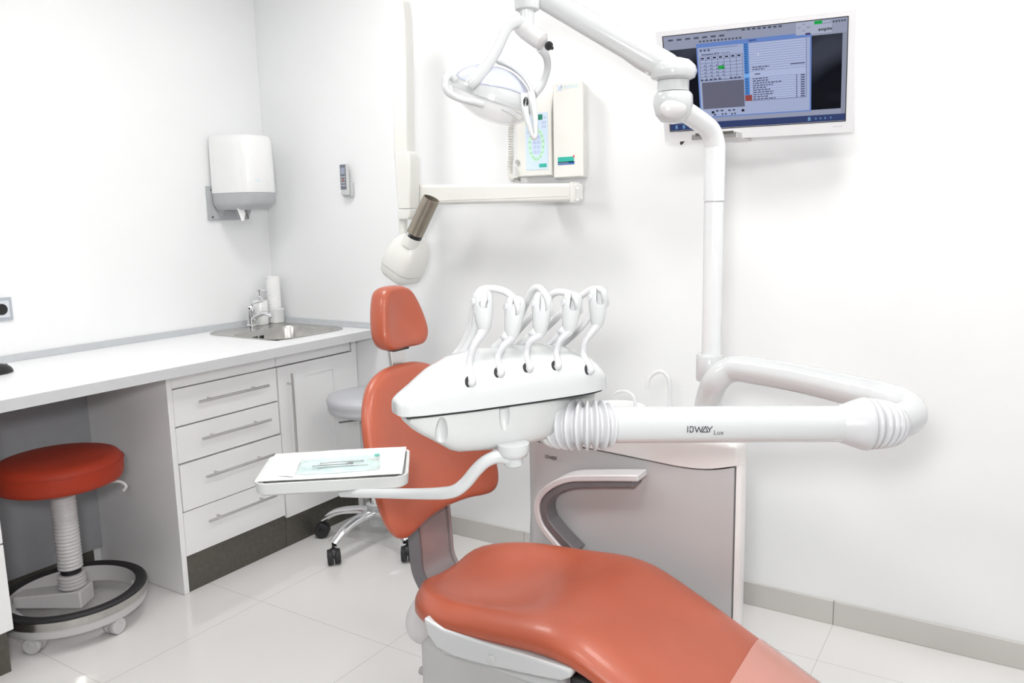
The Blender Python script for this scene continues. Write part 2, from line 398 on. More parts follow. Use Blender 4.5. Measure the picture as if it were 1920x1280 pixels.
b = MB(); b.ell(q+V(0, 0, .002), .033, .058, .034, (math.cos(.2), math.sin(.2), 0), (-math.sin(.2), math.cos(.2), 0), t0=0, t1=math.pi/2); b.build('shell', M_black, ms)
b = MB(); b.cyl(q+V(-.003, .032, .0255), q+V(.003, .032, .0255), .006, n=14); b.build('wheel', M_dgry, ms)
# ------------------------------------------------------------------ on the left wall
sc = P(-1, 580, x=.002)
so = thing('wall_socket', sc, 'grey framed wall socket above the worktop at the left edge', 'socket')
MB().box((.001, sc.y-.043, sc.z-.043), (.008, sc.y+.043, sc.z+.043)).build('frame', mat('socket_grey', (.42, .45, .50), .35, noise=.02), so, bevel=.002)
MB().box((.008, sc.y-.032, sc.z-.032), (.011, sc.y+.032, sc.z+.032)).build('plate', mat('socket_plate', (.62, .65, .70), .35, noise=.02), so, bevel=.002)
MB().cyl((.0105, sc.y+.003, sc.z), (.0125, sc.y+.003, sc.z), .021).build('recess', M_black, so)

td = thing('paper_towel_dispenser', (.12, -.26, 1.5), 'white wall-mounted paper towel dispenser with grey base and bracket', 'towel dispenser')
pt = lambda px, py, x: P(px, py, x=x)
# bracket plate flat on the wall plus triangular cheek
bp = [P(385, 349, x=.002), P(401, 349, x=.002), P(404, 362, x=.002), P(470, 388, x=.002), P(463, 411, x=.002), P(390, 413, x=.002)]
MB().prism(bp, (.012, 0, 0)).build('bracket', M_disp, td, bevel=.0015)
for (u, v) in (((404, 385), (.0, 0)), ((437, 390), (0, 0))):
    b = MB(); a = P(u[0], u[1], x=.014); e = P(u[0]+20, u[1], x=.014); d_ = P(u[0]+12, u[1]+22, x=.014); t_ = (a+e)/2+V(.05, 0, .005)
    for tri in ((a, e, t_), (e, d_, t_), (d_, a, t_)): b.face(list(tri))
    bmesh.ops.remove_doubles(b.b, verts=b.b.verts, dist=1e-5); b.build('gusset', M_disp, td, smooth=0)
for u in ((396, 356), (399, 407), (455, 405)):
    MB().cyl(P(*u, x=.0135), P(*u, x=.0165), .005, n=12).build('screw', M_black, td)
YA, YB = -.335, -.118
zt, zm, zb = 1.815, 1.555, 1.50
def drr(z, f=1, dx=.235, sh=0):   # plan section bulging away from wall
    out = []
    w = (YB-YA)/2*f; cy = (YA+YB)/2
    n = 24
    for k in range(n+1):
        a = -math.pi/2+math.pi*k/n
        out.append(V(.02+sh+dx*f*(max(math.cos(a), 0)**.42), cy+w*(abs(math.sin(a))**.55)*(1 if a > 0 else -1), z))
    return out
MB().loft([drr(zm+.001, .985), drr(zm+.01, 1), drr(zt-.03, .975), drr(zt-.008, .95), drr(zt, .90)]).build('cover', mat('dispenser_white', (.82, .825, .83), .3, coat=.3, noise=.01), td, smooth=50)
MB().loft([drr(zb-.02, .78), drr(zb, .93), drr(zb+.01, .97), drr(zm, .985)]).build('base', M_disp, td, smooth=50)
q = P(452, 402, x=.16)
b = MB(); b.prism([q+V(0, -.02, .03), q+V(0, .03, .03), q+V(0, .012, -.028), q+V(0, -.0, -.028)], (.004, 0, 0)); b.build('paper_end', M_paper, td, smooth=0)
b = MB(); b.obox(P(463, 402, x=.165), (0, .35, -.94), (0, .94, .35), (1, 0, 0), .022, .003, .002); b.build('tear_edge', M_dgry, td, smooth=0)
tq = P(478, 340, x=.258)
txt('tork', .018, tq, (0, 1, 0), (0, 0, 1), M_xlogo, 'logo', td, lift=.003)

# ------------------------------------------------------------------ on the back wall
rc = P(651, 338, y=-.014)
rm = thing('remote_control', rc, 'slim white air conditioning remote in a wall holder', 'remote control')
b = MB(); b.box((rc.x-.027, -.02, rc.z-.075), (rc.x+.030, -.002, rc.z-.01)); b.build('holder', M_whitem, rm, bevel=.004)
MB().box((rc.x-.022, -.036, rc.z-.068), (rc.x+.024, -.021, rc.z+.072)).build('body', M_whitem, rm, bevel=.005)
MB().box((rc.x-.021, -.0368, rc.z-.042), (rc.x+.014, -.0355, rc.z+.070)).build('keypad', mat('remote_grey', (.16, .17, .21), .35, noise=.05), rm, smooth=0)
MB().box((rc.x-.016, -.0376, rc.z+.027), (rc.x+.010, -.0365, rc.z+.056)).build('display', mat('remote_lcd', (.32, .36, .45), .2, noise=.05), rm, smooth=0)
for r_ in range(4):
    for c_ in range(3):
        MB().box((rc.x-.0165+c_*.0100, -.0385, rc.z+.012-r_*.013), (rc.x-.0165+c_*.0100+.0065, -.0365, rc.z+.012-r_*.013+.0065)).build('button', M_red if (r_ == 1 and c_ == 1) else M_edge, rm, smooth=0)

# x-ray control boxes
def zx(px, py, y): q = P(px, py, y=y); return q
YF = -.085
def cbox(pa, name):
    pts = [P(px, py, y=YF) for px, py in pa]; return pts
c1 = thing('xray_control_panel', P(1000, 333, y=-.04), 'ivory x-ray control panel with blue keypad and coiled cord', 'control panel')
a = P(965, 332, y=YF); e = P(1037, 155, y=YF)
x0, x1, z0, z1 = a.x, P(1034, 250, y=YF).x, a.z, e.z-.004
b = MB(); b.loft([[V(x0+.012, YF, z0), V(x1, YF, z0), V(x1, -.003, z0), V(x0, -.003, z0), V(x0, YF+.02, z0)], [V(x0+.012, YF, z0+.09), V(x1, YF, z0+.09), V(x1, -.003, z0+.09), V(x0, -.003, z0+.09), V(x0, YF+.02, z0+.09)],
 [V(x0+.012, YF, z1-.10), V(x1, YF, z1-.10), V(x1, -.003, z1-.1), V(x0, -.003, z1-.1), V(x0, YF+.02, z1-.10)], [V(x0+.012, YF+.025, z1), V(x1, YF+.025, z1), V(x1, -.003, z1), V(x0, -.003, z1), V(x0, YF+.04, z1)]])
b.build('housing', M_off, c1, bevel=.004)
def onf(px, py, y=YF): return P(px, py, y=y)
def quad(px0, py0, px1, py1, y, t=.0008):
    a = P(px0, py0, y=y); e = P(px1, py1, y=y)
    return ((min(a.x, e.x), y-t, min(a.z, e.z)), (max(a.x, e.x), y, max(a.z, e.z)))
kp = MB().box(*quad(985, 214, 1028, 317, YF-.0005)).build('keypad', M_paleb, c1, smooth=0)
MB().box(*quad(998, 216, 1017, 224, YF-.0014)).build('display', M_lcd, c1, smooth=0)
kc = P(1006, 271, y=YF); b = MB()
n = 40
ring = [V(kc.x+math.cos(2*math.pi*k/n)*.036, YF-.0016, kc.z+math.sin(2*math.pi*k/n)*.062) for k in range(n)]
ring2 = [V(kc.x+math.cos(2*math.pi*k/n)*.023, YF-.0016, kc.z+math.sin(2*math.pi*k/n)*.048) for k in range(n)]
b.loft([ring, ring2], caps=False); b.build('key_ring', M_paleg, c1, smooth=0, solid=.0003)
for k in range(4):
    for s_ in (-1, 1):
        q = kc+V(s_*.0085, 0, .027-k*.018); MB().box((q.x-.0065, YF-.0024, q.z-.006), (q.x+.0065, YF-.0013, q.z+.006)).build('key', M_palek, c1, smooth=0)
for k, (u, v) in enumerate([(1022, 220), (1020, 229), (1020, 237), (990, 238), (990, 248), (1008, 229), (1008, 237)]):
    q = onf(u, v); w_ = .009 if k in (1, 2) else .004
    MB().box((q.x-w_, YF-.0022, q.z-.0045), (q.x+w_, YF-.0013, q.z+.0045)).build('key', M_palek, c1, smooth=0)
for k in range(16):
    a_ = 2*math.pi*(k+.5)/16; q = V(kc.x+.0295*math.cos(a_), 0, kc.z+.055*math.sin(a_))
    MB().box((q.x-.004, YF-.0026, q.z-.004), (q.x+.004, YF-.0017, q.z+.004)).build('tooth_key', mat('tooth_key_green', (.40, .68, .52), .4, noise=.03) if k == 0 else bpy.data.materials['tooth_key_green'], c1, smooth=0)
MB().box(*quad(1011, 307, 1025, 313, YF-.0014)).build('brand_sticker', M_teal, c1, smooth=0)
q = onf(970, 304); MB().cyl(V(q.x+.004, YF-.001, q.z), V(q.x+.004, YF-.009, q.z), .009, n=20).build('key_switch', M_satin, c1)
b = MB(); b.cyl(V(q.x-.0, YF-.012, q.z-.022), V(q.x-.0, YF-.015, q.z-.022), .007, n=16); b.obox(V(q.x-.0, YF-.0135, q.z-.04), (1, 0, 0), (0, 1, 0), (0, 0, 1), .0018, .001, .016); b.build('key_fob', M_grylt, c1)
# coil cord
pts = []; path = crom([P(963, 215, y=-.05), P(958, 245, y=-.06), P(958, 290, y=-.06), P(956, 320, y=-.06), P(961, 335, y=-.06), P(974, 336, y=-.055)], 60)
b = MB(); L_ = len(path); coil = []
for i, p in enumerate(path):
    t = (path[min(i+1, L_-1)]-path[max(i-1, 0)]).normalized(); u = t.cross(V(0, 1, 0)).normalized(); w = t.cross(u)
    a_ = 2*math.pi*i/6.0; 
    coil.append(p+(u*math.cos(a_)+w*math.sin(a_))*.0100)
b.tube(coil, .0026, 6, ref=(0, .2, 1)); b.build('coiled_cord', M_off, c1)
# right box
c2 = thing('xray_wall_box', P(1068, 335, y=-.05), 'tall ivory x-ray power box with teal brand sticker', 'power box')
a = P(1038, 334, y=-.10); e = P(1090, 150, y=-.10); x0, x1, z0, z1 = a.x, e.x, a.z, e.z; xw = P(1099, 250, y=-.02).x
b = MB(); sec = lambda z: [V(x0, -.10, z), V(x1-.008, -.10, z), V(x1+.004, -.092, z), V(xw, -.03, z), V(xw, -.003, z), V(x0, -.003, z)]
b.loft([sec(z0), sec(z1)]); b.build('housing', M_off, c2, bevel=.005)
MB().box(*quad(1046, 295, 1076, 304, -.1005)).build('brand_sticker', M_teal, c2, smooth=0)
MB().box(*quad(1046, 303.8, 1077, 307.5, -.1005)).build('brand_band', M_blue, c2, smooth=0)
b = MB(); q = P(1075.5, 293, y=-.1015); b.prism([q+V(-.004, 0, .004), q+V(.004, 0, .005), q+V(.001, 0, -.007)], (0, .001, 0)); b.build('brand_mark', M_red, c2, smooth=0)
txt('SATELEC', .0075, P(1047, 307.2, y=-.1015), (1, 0, 0), (0, 0, 1), M_white, 'brand_lettering', c2, spacing=1.25, sx=1.25)
txt('X', .030, P(1044, 171, y=-.1005), (1, 0, 0), (0, 0, 1), mat('pale_blue_print', (.50, .62, .82), .4, noise=.03), 'logo', c2, bold=.0006)
q = P(1052.5, 163, y=-.1015); b = MB(); b.ell(q, .0022, .0008, .0055); b.build('logo_dot', M_inkg, c2)
txt('mind', .026, P(1056, 167, y=-.1005), (1, 0, 0), (0, 0, 1), M_xlogo, 'logo_lettering', c2, sx=1.15)
# x-ray arm and head
xr = thing('xray_machine', P(1084, 362, y=-.02), 'ivory wall-mounted dental x-ray arm with pale head hanging from it', 'x-ray machine')
YH0, YH1 = -.20, -.13
a = P(771, 346, y=YH0); e = P(1078, 343, y=YH0); za = a.z; ze = e.z; zl = P(771, 384, y=YH0).z; zr = P(1081, 378, y=YH0).z
b = MB(); b.loft([[V(a.x-.03, YH0, zl), V(a.x-.03, YH1, zl), V(a.x-.03, YH1, za), V(a.x-.03, YH0, za)], [V(e.x, YH0, zr), V(e.x, YH1, zr), V(e.x, YH1, ze), V(e.x, YH0, ze)]])
b.build('horizontal_arm', M_offl, xr, bevel=.012, seg=4)
MB().box((a.x+.004, YH0-.0015, zl+.013), (e.x-.03, YH0+.0005, zl+.016)).build('cover_line', M_off, xr, smooth=0)
MB().box((e.x-.020, YH0-.004, zr-.003), (P(1087, 360, y=YH1-.02).x, YH1-.02, ze+.004)).build('wall_bracket', M_offl, xr, bevel=.003)
MB().box((e.x-.20, YH1-.001, zr+.012), (e.x-.13, -.003, ze-.012)).build('mounting_block', M_offl, xr, bevel=.003)
for v_ in (352, 374): MB().cyl(P(1083, v_, y=YH0-.004), P(1083, v_, y=YH0-.006), .003, n=10).build('screw', M_satin, xr)
YV = -.235
def vsec(pxa, pxb, py, dd=.028):
    a = P(pxa, py, y=YV-dd); e = P(pxb, py, y=YV-dd); h = .006
    return [V(a.x, YV-dd+h, a.z), V(a.x+h, YV-dd, a.z), V(e.x-h, YV-dd, a.z), V(e.x, YV-dd+h, a.z), V(e.x, YV+dd, a.z), V(a.x, YV+dd, a.z)]
MB().loft([vsec(737, 762, 300), vsec(736, 760, 140), vsec(733, 757, 42), vsec(730, 753, 3), ]).build('vertical_arm', M_offl, xr, bevel=.004)
MB().loft([vsec(745, 767, 392, .032), vsec(741, 768, 350, .032), vsec(738, 768, 298, .032), vsec(739, 764, 285, .03)]).build('lower_sleeve', M_offl, xr, bevel=.004)
MB().loft([vsec(746, 766, 412, .026), vsec(744, 768, 408, .03), vsec(744, 768, 393, .03)]).build('collar', M_offl, xr, bevel=.003)
MB().cyl(P(756, 445, y=YV), P(756, 405, y=YV), .017).build('swivel_pin', M_offl, xr)
b = MB(); a = P(770, 300, y=-.17); b.box((a.x-.006, -.19, P(770, 346, y=-.17).z), (a.x+.004, -.14, a.z)); b.build('joint_plate', M_offl, xr, bevel=.002)
MB().box((a.x-.005, -.194, P(770, 348, y=-.17).z), (a.x+.003, -.188, P(770, 344, y=-.17).z)).build('joint_stop', M_dgry, xr)
# head: axis from cap (bottom left) to cone (top right)
p0 = P(748, 520, y=-.25); p1 = P(779, 443, y=-.25); ax = (p1-p0).normalized(); side = V(0, 1, 0).cross(ax).normalized(); yd = V(0, 1, 0)
def hsec(t, hw, hd, n=4.0, k=40):
    c = p0.lerp(p1, t); out = []
    for i in range(k):
        a_ = 2*math.pi*i/k; cx, cy = math.cos(a_), math.sin(a_)
        out.append(c+side*hw*math.copysign(abs(cx)**(2/n), cx)+yd*hd*math.copysign(abs(cy)**(2/n), cy))
    return out
hw = .076
xh = MB().loft([hsec(.22, hw*.99, .075), hsec(.25, hw, .077), hsec(.55, hw*.96, .074), hsec(.78, hw*.82, .066), hsec(.90, hw*.66, .055), hsec(.99, hw*.46, .042, 3), hsec(1.03, hw*.36, .034, 2)]).build('tube_head', M_offl, xr, smooth=50)
MB().loft([hsec(-.04, hw*.52, .045), hsec(0, hw*.78, .062), hsec(.07, hw*.93, .071), hsec(.21, hw*.985, .0745)]).build('head_cap', M_offl, xr, smooth=50)
q0 = P(777, 440, y=-.29); q1 = P(809, 372, y=-.29); cax = (q1-q0).normalized()
b = MB(); L_ = (q1-q0).length; r_ = .0335
b.loft([[q0+cax*h+(side*math.cos(2*math.pi*k/32)+yd*math.sin(2*math.pi*k/32))*rr_ for k in range(32)] for h, rr_ in ((.006, r_), (L_, r_), (L_, r_*.88), (.02, r_*.86))], caps=False); b.build('cone', M_cone, xr, smooth=50)
b = MB(); b.cyl(q0-cax*.008, q0+cax*.006, r_*.98, n=32); b.build('cone_ring', M_black, xr)
b = MB(); b.obox(q0+V(0, -.0285, 0)-side*.006, side, cax, yd, .010, .0065, .004); b.build('ring_clip', M_white, xr, smooth=0)
b = MB(); b.cyl(q0-cax*.05, q0-cax*.008, r_*1.0, r_*.98, n=32); b.build('cone_seat', M_offl, xr)

# ------------------------------------------------------------------ monitor
MP = V(2.4781, -.2244, 1.8263); RZ, RX, RY = .1336, .4102, .0037
Rm = Matrix.Rotation(RZ, 3, 'Z') @ Matrix.Rotation(RX, 3, 'X') @ Matrix.Rotation(RY, 3, 'Y')
def mw(x, y, z): return MP+Rm @ V(x, y, z)
mo = thing('monitor', MP, 'white framed wall monitor showing an appointment calendar', 'monitor')
def mbox(x0, x1, z0, z1, y0, y1):
    return MB().loft([[mw(x0, y0, z0), mw(x1, y0, z0), mw(x1, y1, z0), mw(x0, y1, z0)], [mw(x0, y0, z1), mw(x1, y0, z1), mw(x1, y1, z1), mw(x0, y1, z1)]])
w2, h2 = .2655, .1495; bw = .021; bb = .036; bt = .017
M_bez = mat('monitor_white', (.76, .76, .78), .25, coat=.3, noise=.008)
o = MB(); fr = [(-w2-bw, w2+bw, h2+.0005, h2+bt), (-w2-bw, w2+bw, -h2-bb, -h2-.0005), (-w2-bw, -w2-.0005, -h2-.0005, h2+.0005), (w2+.0005, w2+bw, -h2-.0005, h2+.0005)]
for f in fr:
    x0, x1, z0, z1 = f; o.loft([[mw(x0, -.006, z0), mw(x1, -.006, z0), mw(x1, .012, z0), mw(x0, .012, z0)], [mw(x0, -.006, z1), mw(x1, -.006, z1), mw(x1, .012, z1), mw(x0, .012, z1)]])
o.build('bezel', M_bez, mo, smooth=0)
mbox(-w2-bw+.004, w2+bw-.004, -h2-bb+.004, h2+bt-.004, .0125, .045).build('back_case', M_bez, mo, bevel=.006)
mbox(-.1, .1, -.08, .08, .045, .075).build('mount_plate', M_dgry, mo, bevel=.003)
b = MB(); b.cyl(mw(0, .07, 0), V(MP.x, -.003, MP.z-.02), .022); b.build('wall_arm', M_grylt, mo)
# silver shelf under the monitor
s0 = P(1308, 262, y=-.16); s1 = P(1392, 258, y=-.16)
MB().box((s0.x, -.22, s0.z-.006), (s1.x, -.06, s0.z+.012)).build('lower_bracket', M_satin, mo, bevel=.002)
MB().box((s0.x+.015, -.225, s0.z+.008), (s1.x-.01, -.22, s0.z+.0145)).build('bracket_slot', M_plinth, mo, smooth=0)
b = MB(); b.tube(crom([P(1292, 250, y=-.15), P(1284, 262, y=-.16), P(1277, 270, y=-.16), P(1279, 258, y=-.15), P(1284, 248, y=-.14)]), .003, 8); b.build('cable', M_black, mo, label='black cable loop')
b = MB(); b.ell(P(1246, 221, y=-.19), .005, .014, .02); b.build('side_plug', M_black, mo)
# screen content
def sm(name, col): return mat('screen_'+name, (.0, .0, .0), .3, emis=col, es=1.0, noise=.0, spec=.1)
def lin(c): return tuple(((v/255)/12.92 if v/255 <= .04045 else (((v/255)+.055)/1.055)**2.4) for v in c)
_sm = {}
def smat(r, g, b_):
    k = (r, g, b_)
    if k not in _sm: _sm[k] = sm('%d_%d_%d' % k, tuple(v*.68 for v in lin(k)))
    return _sm[k]
nrm = Rm @ V(0, -1, 0)
def uv(cx, cy):   # crop coordinates of the enlarged photo of the screen, to metres on the panel
    px, py = 1220+cx/4.571, cy/4.571
    r = fw + rt*((px-960)/FPX) - up*((py-640)/FPX); t = (MP-CAM).dot(nrm)/r.dot(nrm); q = Rm.transposed() @ (CAM+r*t-MP)
    return q.x, q.z
def sgrad():
    M = bpy.data.materials.new('screen_radiograph'); M.use_nodes = True; n = M.node_tree.nodes; l = M.node_tree.links; b = n['Principled BSDF']
    b.inputs['Base Color'].default_value = (0, 0, 0, 1); tc = n.new('ShaderNodeTexCoord'); t = n.new('ShaderNodeTexNoise'); t.inputs['Scale'].default_value = 9; t.inputs['Detail'].default_value = 0
    l.new(tc.outputs['Object'], t.inputs['Vector']); r = n.new('ShaderNodeValToRGB'); r.color_ramp.elements[0].position = .40; r.color_ramp.elements[1].position = .80
    r.color_ramp.elements[0].color = (.002, .003, .006, 1); r.color_ramp.elements[1].color = (.03, .034, .05, 1); sp_ = n.new('ShaderNodeSeparateXYZ'); l.new(tc.outputs['Object'], sp_.inputs[0]); mr = n.new('ShaderNodeMapRange'); mr.inputs[1].default_value = -.10; mr.inputs[2].default_value = .10; mr.inputs[3].default_value = .45; mr.inputs[4].default_value = 1.3
    l.new(sp_.outputs[2], mr.inputs[0]); mm_ = n.new('ShaderNodeMath'); mm_.operation = 'MULTIPLY'; l.new(t.outputs['Fac'], mm_.inputs[0]); l.new(mr.outputs[0], mm_.inputs[1]); l.new(mm_.outputs[0], r.inputs[0]); l.new(r.outputs[0], b.inputs['Emission Color'])
    b.inputs['Emission Strength'].default_value = 1; b.inputs['Roughness'].default_value = .25; b.inputs['Specular IOR Level'].default_value = .08; return M
scr = mbox(-w2, w2, -h2, h2, 0, .011).build('screen', sgrad(), mo, smooth=0)
for nm_, x0_, x1_, z0_, z1_ in (('t', -w2-.002, w2+.002, h2-.0005, h2+.002), ('b', -w2-.002, w2+.002, -h2-.002, -h2+.0005), ('l', -w2-.002, -w2+.0005, -h2, h2), ('r', w2-.0005, w2+.002, -h2, h2)):
    mbox(x0_, x1_, z0_, z1_, -.0066, -.0055).build('screen_edge', M_black, mo, smooth=0)
def sbox(name, pts, m, lift):
    (x0, z0), (x1, z1) = pts
    x0, x1 = max(min(x0, x1), -w2), min(max(x0, x1), w2); z0, z1 = max(min(z0, z1), -h2), min(max(z0, z1), h2)
    return (x0, x1, z0, z1, lift)
def spanel(name, rects, m):
    b = MB()
    for x0, x1, z0, z1, lf in rects:
        b.face([mw(x0, -lf, z0), mw(x1, -lf, z0), mw(x1, -lf, z1), mw(x0, -lf, z1)])
    o = b.build(name, m, scr, smooth=0); return o
def R4(u0, v0, u1, v1, lf): # fractions of the panel from top-left
    return (-w2+2*w2*u0, -w2+2*w2*u1, h2-2*h2*v1, h2-2*h2*v0, lf)
def fr(cx, cy):
    x, z = uv(cx, cy); return ((x+w2)/(2*w2), (h2-z)/(2*h2))
band_v = fr(700, 372)[1]
spanel('menu_band', [R4(0, .004, 1, fr(121, 437)[1], .0003), R4(0, .925-.05, 1, .93, .0003)], smat(150, 156, 178))
spanel('scroll_bar', [R4(fr(1640, 500)[0], .14, fr(1690, 500)[0], .93, .0004)], smat(140, 146, 165))
spanel('task_bar', [R4(0, .93, 1, 1, .0004)], smat(52, 66, 110))
a = fr(388, 378); e = fr(1375, 950); e2 = fr(420, 1005)
bw0, bt0, bw1, bb0 = a[0], a[1], e[0], e[1]
spanel('window_frame', [R4(bw0, bt0, bw1, bb0, .0005)], smat(105, 135, 200))
t1 = fr(410, 412)[1]
spanel('window_body', [R4(bw0+.008, t1, bw1-.008, bb0-.012, .0006)], smat(165, 175, 208))
g0 = fr(430, 700); g1 = fr(803, 895)
gx0, gx1, gy0, gy1 = bw0+.02, fr(800, 700)[0], g0[1], g1[1]
spanel('grey_pane', [R4(gx0, gy0+.012, gx1, gy1+.02, .0007)], smat(102, 103, 122))
lx0, lx1 = fr(845, 600)[0], fr(1335, 600)[0]; ly0, ly1 = fr(1000, 352)[1], fr(1100, 845)[1]
spanel('list_pane', [R4(lx0, ly0, lx1, ly1, .0007)], smat(176, 187, 222))
cx0 = fr(802, 600)[0]
spanel('hour_column', [R4(cx0, ly0, lx0, ly1, .0007)], smat(80, 135, 205))
spanel('hour_gap', [R4(cx0, ly0+(ly1-ly0)*.52, lx0, ly0+(ly1-ly0)*.585, .0008)], smat(120, 175, 240))
spanel('red_cells', [R4(cx0, ly1-(ly1-ly0)*.105, lx0+.012, ly1, .0009)], smat(150, 72, 70))
N_ = 25; rh = (ly1-ly0)/N_
spanel('list_lines', [R4(lx0, ly0+rh*k, lx1, ly0+rh*k+.0022, .0009) for k in range(N_+1) if k not in (13, 14)]+[R4(lx1-.002, ly0, lx1, ly1, .0009), R4(lx0, ly1-.003, lx1, ly1, .0009)], smat(85, 88, 125))
spanel('hour_marks', [R4(cx0+.006+.008*j, ly0+rh*(k+.25), cx0+.011+.008*j, ly0+rh*(k+.7), .0011) for k in range(22) for j in (0, 1) if k not in (13, 14)], smat(30, 45, 90))
rows = [(10, .30), (11, .22), (15, .27), (16, .29), (17, .52), (18, .36), (19, .25), (20, .31), (21, .37), (22, .35), (23, .28), (24, .40)]
rects = []
for k, ln in rows:
    u = lx0+.018; end = lx0+.018+ln*(lx1-lx0)
    while u < end:
        w_ = random.uniform(.008, .024); rects.append(R4(u, ly0+rh*(k+.22), min(u+w_, end), ly0+rh*(k+.66), .0011)); u += w_+.004
    spanel('entry_text', rects, smat(75, 78, 108)); rects = []
spanel('time_text', [R4(lx1-.085, ly0+rh*10.2, lx1-.008, ly0+rh*10.6, .0011)], smat(75, 78, 108)); spanel('entry_text', [R4(lx0+.03, ly0+rh*13.2, lx0+.06, ly0+rh*13.65, .0011)], smat(75, 78, 108))
spanel('time_text', [R4(lx1-a_, ly0+rh*(k+.2), lx1-b_, ly0+rh*(k+.7), .0011) for k in range(15, 25) for a_, b_ in ((.055, .048), (.03, .008))], smat(75, 78, 108))
# calendar
k0 = fr(420, 492); k1 = fr(792, 655); cu0, cu1, cv0, cv1 = k0[0], k1[0], k0[1]-.002, k1[1]+.008
lines = [R4(cu0+(cu1-cu0)*i/7-.0008, cv0, cu0+(cu1-cu0)*i/7+.0008, cv1, .0009) for i in range(8)]+[R4(cu0, cv0+(cv1-cv0)*i/7-.0013, cu1, cv0+(cv1-cv0)*i/7+.0013, .0009) for i in range(8)]
spanel('calendar_grid', lines, smat(48, 50, 75))
cw, chh = (cu1-cu0)/7, (cv1-cv0)/7
spanel('green_day', [R4(cu0+cw*3, cv0+chh*3, cu0+cw*4, cv0+chh*4, .0008)], smat(35, 170, 75))
spanel('calendar_marks', [R4(cu0+cw*(i+.7), cv0+chh*(j+.55), cu0+cw*(i+.85), cv0+chh*(j+.85), .0011) for j in range(2, 6) for i in range(4)]+[R4(cu0+cw*(i+.2), cv0+chh*.3, cu0+cw*(i+.7), cv0+chh*.7, .0011) for i in range(7)], smat(20, 20, 35))
X_, Z_ = Rm @ V(1, 0, 0), Rm @ V(0, 0, 1)
def stxt(s, cx, cy, size, m, name='screen_text', bold=0, sx=1):
    x, z = uv(cx, cy); txt(s, size, mw(x, 0, z), X_, Z_, m, name, scr, lift=.0012, bold=bold, sx=sx)
dk = smat(25, 28, 45); md = smat(80, 85, 105)
stxt('Noviembre 2014', 436, 478, .0078, dk, bold=.0002, sx=1.0)
stxt('Agenda', 838, 352, .0075, smat(20, 35, 90), bold=.0002)
stxt('sopix', 1436, 264, .0125, dk, bold=.0003, sx=1.4)
stxt('para Windows', 655, 268, .0075, md)
stxt('Noviembre', 603, 460, .006, dk)
rects = []
for (a0, b0, a1, b1, nn) in [(150, 350, 660, 300, 7), (415, 358, 790, 322, 12), (780, 255, 1140, 222, 8), (430, 690, 620, 672, 5), (680, 668, 785, 660, 3), (560, 950, 640, 945, 2), (665, 945, 740, 938, 2), (540, 983, 580, 980, 1), (608, 978, 665, 973, 2), (690, 975, 742, 970, 2), (420, 438, 520, 428, 3), (1560, 185, 1680, 170, 5)]:
    for i in range(nn):
        t = i/nn; c0 = fr(a0+(a1-a0)*t, b0+(b1-b0)*t); wd = abs(a1-a0)/nn*.62/1560
        rects.append(R4(c0[0], c0[1]-.010, c0[0]+wd, c0[1]+.008, .0011))
    spanel('menu_text', rects, md); rects = []
spanel('search_field', [R4(fr(415, 420)[0], fr(500, 425)[1]-.012, fr(745, 400)[0], fr(500, 425)[1]-.009, .001), R4(bw0+.012, fr(420, 690)[1]-.022+.03, gx1, fr(420, 690)[1]-.0195+.03, .001)], dk)
a = fr(1245, 205); e = fr(1552, 262)
spanel('sensor_box', [R4(a[0], a[1]-.022, e[0], e[1]+.012, .0006)], smat(172, 178, 200))
a = fr(1402, 196); e = fr(1470, 194)
spanel('progress_bar', [R4(a[0], a[1]-.018, e[0], a[1]+.014, .0010)], smat(30, 165, 75))
spanel('progress_frame', [R4(e[0], a[1]-.018, e[0]+.045, a[1]-.015, .001), R4(e[0], a[1]+.011, e[0]+.045, a[1]+.014, .001), R4(e[0]+.043, a[1]-.018, e[0]+.045, a[1]+.014, .001)], md)
for (s_, u, v) in (('Left', 1260, 245), ('Up', 1303, 214), ('Dn', 1303, 268), ('Right', 1336, 238)): stxt(s_, u, v, .005, dk)
spanel('task_icon', [R4(u, .945, u+.014, .985, .0008) for u in (.03, .075, .115)], smat(110, 150, 190))
spanel('tray_icon', [R4(.80, .945, .814, .985, .0008)]+[R4(u, .955, u+.006, .975, .0008) for u in (.84, .865, .89, .92)], smat(110, 150, 190))
spanel('tool_icons', [R4(u, .815+.0, u+.016, .84, .0012) for u in (.255, .43)], dk)
spanel('close_button', [R4(bw1-.032, bt0+.004, bw1-.006, bt0+.022, .0007)], smat(70, 60, 105))
b = MB(); q = uv(918, 450); b.face([mw(q[0], -.0013, q[1]), mw(q[0]+.0035, -.0013, q[1]-.006), mw(q[0]-.0, -.0013, q[1]-.0085)]); b.build('mouse_pointer', smat(235, 235, 245), scr, smooth=0)
txt('SAMSUNG', .006, mw(w2-.035, -.0062, -h2-.018), X_, Z_, M_inkg, 'brand_lettering', mo, lift=.0006)

